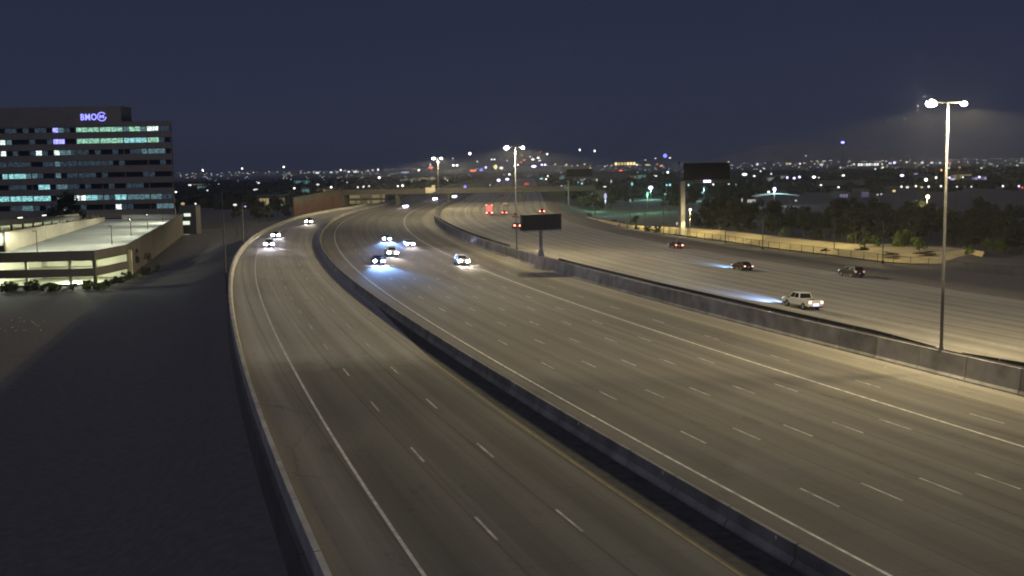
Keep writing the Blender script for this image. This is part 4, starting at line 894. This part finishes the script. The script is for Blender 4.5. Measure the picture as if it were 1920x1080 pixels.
for a, kw in [((1247, 292, 9, 9, 'b', 2.2), dict(label='deep blue glowing dome light on the far rise')), ((1580, 267, 8, 5, 'b', 5), dict(label='tall high mast lamp with a blue glow alone above the town', d=800)), ((1087, 281, 4, 5, 'w', 2.5), dict(label='high lamp on a tall pole, first of two above the billboard')), ((1115, 283, 4, 5, 'w', 2.5), dict(label='high lamp on a tall pole, second of two above the billboard')),
              ((1112, 364, 7, 7, 'g', 1.2), dict(label='green glowing lamp among trees by the lit lot', energy=6000)), ((1220, 352, 10, 8, 'p', 5), dict(label='bright violet lamp over the teal lit lot', energy=9000, lcol=(.45, 1.0, .80))), ((1214, 362, 5, 5, 'g', 1.5), dict(label='small green lamp just under the bright violet one', energy=5000)),
              ((1452, 355, 7, 9, 'p', 6), dict(label='bright violet lamp above the curved white canopy', energy=5000, lcol=(.8, .95, 1.0))), ((1739, 369, 8, 8, 'y', 14), dict(label='bright warm lamp in the dark thicket behind the tall light pole', d=300, energy=2500, lcol=(1.0, .80, .40))),
              ((1294, 393, 6, 5, 'w', 4), dict(label='small white lamp beside the thick sign column above the gravel', d=290, energy=1500, lcol=(1.0, .80, .40))), ((1414, 330, 6, 4, 'w', 1.5), dict(label='lamp with a long pale pole above the canopy', d=520)), ((1581, 329, 7, 4, 'w', 2), dict(label='lamp with a pale pole below the high mast lamp', d=560)), ((1691, 329, 9, 5, 'p', 4), dict(label='violet lamp with a pale pole beside the pale blue block', d=560)), ((1256, 346, 5, 4, 'c', 1), dict(label='thin lamp pole just before the thick sign column', d=300)),
              ((1135, 368, 6, 14, 'p', 1.0), dict(label='upright pale blue lit sign among the lots', energy=1500, lcol=(.6, .8, 1.0))), ((1320, 352, 4, 4, 'c', .6), dict(label='faint cyan lamp lighting the long teal lot', energy=9000, lcol=(.35, .9, .9)))]:
    town_lamp(*a, **kw)
mb = {c: MB() for c in 'wyc'}
for i in range(760):                                     # uncountable faint specks of the town
    px_ = rng.uniform(-20, 1940); py_ = hor(px_) + abs(rng.gauss(0, 9)) - 3; d = rng.uniform(1500, 2800)
    if px_ < 330: continue
    q = at_d(px_, py_, d); k = d / FOC * rng.uniform(.6, 1.6)
    mb[rng.choice('wwyc')].box((q.x, q.y, q.z), (k, k, k))
for c, v in mb.items(): tag(v.build('town_glimmer', lmat(c, .8)), 'faint speckle of countless town lights along the horizon', kind='stuff')
# ------------------------------------------------------------------ far buildings
M['far_wall'] = mat('dim far building wall', (.22, .20, .18), .9, var=.15, scale=.05)
def far_building(x0, x1, yt, yb, d, label, lit=None, lits=.5, rows=1, cols=6, roofed=True, group=None, dep=14):
    a0, a1 = at_d(x0, yt, d), at_d(x1, yb, d); zg = a1.z; h = a0.z - zg; w_ = a1.x - a0.x
    o = tag(empty('far_building', ((a0.x + a1.x) / 2, d, zg)), label, 'building', group)
    MB().box((0, dep / 2, h / 2), (w_, dep, h)).build('wall', M['far_wall'], o)
    MB().box((0, dep / 2, h + .2), (w_ + .6, dep + .6, .4)).build('roof', M['far_wall'], o)
    if lit:
        pw_, ph_ = w_ / cols, h / rows; me_ = MB().box((0, 0, 0), (pw_ * .8, .1, ph_ * .6)).mesh('window', lmat(lit, lits)); me2 = MB().box((0, 0, 0), (pw_ * .8, .1, ph_ * .6)).mesh('window', lmat(lit, lits * .4))
        for i in range(rows):
            for k in range(cols): link('window', me_ if rng.random() < .65 else me2, o, ((k + .5) * pw_ - w_ / 2, -.06, (i + .5) * ph_))
    return o
far_building(480, 535, 368, 388, 650, 'flat roofed store with a glowing yellow green front beyond the low ground', 'y', .35, 1, 9)
q = at_d(521, 382, 648); o = bpy.data.objects.get('far_building')
MB().box((q.x - o.location.x, -1.2, q.z - o.location.z), (4.5, 1.5, 3.4)).build('lit_entrance', lmat('g', .8), o)
far_building(655, 722, 364, 383, 620, 'long lit yellow green wall seen through the gap under the bridge', 'y', .22, 2, 14)
far_building(1152, 1192, 303, 311, 1900, 'far building with a bright yellow band of windows', 'y', 1.6, 1, 7)
far_building(1608, 1648, 305, 312, 1900, 'far building with a bright white band of windows', 'w', 1.3, 1, 8)
far_building(1822, 1850, 331, 338, 760, 'far building with a pale violet band beside the tall pole', 'p', .5, 1, 5)
far_building(1745, 1757, 331, 338, 760, 'small grey far block left of the tall pole')
far_building(1574, 1590, 362, 372, 540, 'small bluish block with pale doors before the thicket', 'p', .25, 1, 3)
far_building(1614, 1630, 357, 372, 540, 'pale blue plain block before the thicket', 'p', .12, 1, 1)
far_building(1060, 1180, 324, 334, 900, 'long low dark building behind the lots', None)
far_building(1540, 1620, 340, 347, 800, 'long dim warehouse roof behind the pale poles', None)
far_building(1670, 1735, 352, 360, 640, 'low dim shed among the lamps behind the thicket', None)
for i in range(26):
    px_ = rng.uniform(340, 1900); d = rng.uniform(900, 2000); w_ = rng.uniform(14, 45)
    if abs((px_ - 960) / FOC * d - Cx(d) - 15) < 70: continue
    yb = hor(px_) + 19.5 * FOC / d; far_building(px_, px_ + w_, yb - rng.uniform(5, 9) * FOC / d, yb, d, 'dim low building in the far town', rng.choice((None, 'w', 'y', 'c')), .22, 1, 7, group='dim buildings of the far town')
# curved canopy (filling station) by the lit lots
a0, a1 = at_d(1413, 367, 400), at_d(1494, 370, 400)
o = tag(empty('canopy', ((a0.x + a1.x) / 2, 400, -2.6)), 'curved white canopy on posts lit from below among dark trees', 'canopy')
w_ = a1.x - a0.x; mb = MB(); n = 12
for k in range(n + 1):
    x = -w_ / 2 + w_ * k / n; z = a0.z + 2.6 + .9 * math.sin(math.pi * k / n) - .4
    mb.v += [(x, -3, z), (x, 3, z), (x, 3, z + .35), (x, -3, z + .35)]
for k in range(n):
    for j in range(4): mb.f.append((k * 4 + j, (k + 1) * 4 + j, (k + 1) * 4 + (j + 1) % 4, k * 4 + (j + 1) % 4))
mb.build('roof', mat('white canopy skin', (.7, .75, .75), .6), o)
for sx in (-.38, 0, .38):
    MB().tube([(w_ * sx, 0, 0), (w_ * sx, 0, a0.z + 2.4)], .2, 8).build('post', M['galv'], o)
lamp(o, (0, -6, a0.z + 6.0), 1800, (.6, 1.0, .95), .5)
q = at_d(1409, 377, 398); o = tag(empty('price_sign', (q.x, 398, -2.6)), 'small white lit sign board beside the curved canopy', 'sign')
MB().box((0, 0, q.z + 2.6), (3.0, .4, 1.2)).build('panel', lmat('w', .4), o); MB().tube([(0, 0.3, 0), (0, .3, q.z + 2.4)], .12, 6).build('post', M['galv'], o)

# ------------------------------------------------------------------ night air over the whole place
hm = bpy.data.materials.new('thin night haze'); hm.use_nodes = True; n = hm.node_tree; n.nodes.clear()
ho_ = n.nodes.new('ShaderNodeOutputMaterial'); pv = n.nodes.new('ShaderNodeVolumePrincipled')
pv.inputs['Color'].default_value = (.92, .93, .97, 1); pv.inputs['Density'].default_value = .00013; pv.inputs['Anisotropy'].default_value = .35
n.links.new(pv.outputs[0], ho_.inputs['Volume'])
hz = MB().box((0, 4400, 80), (20400, 10000, 174)).build('haze', hm); tag(hz, 'thin night haze hanging over the freeway and the town', kind='stuff')
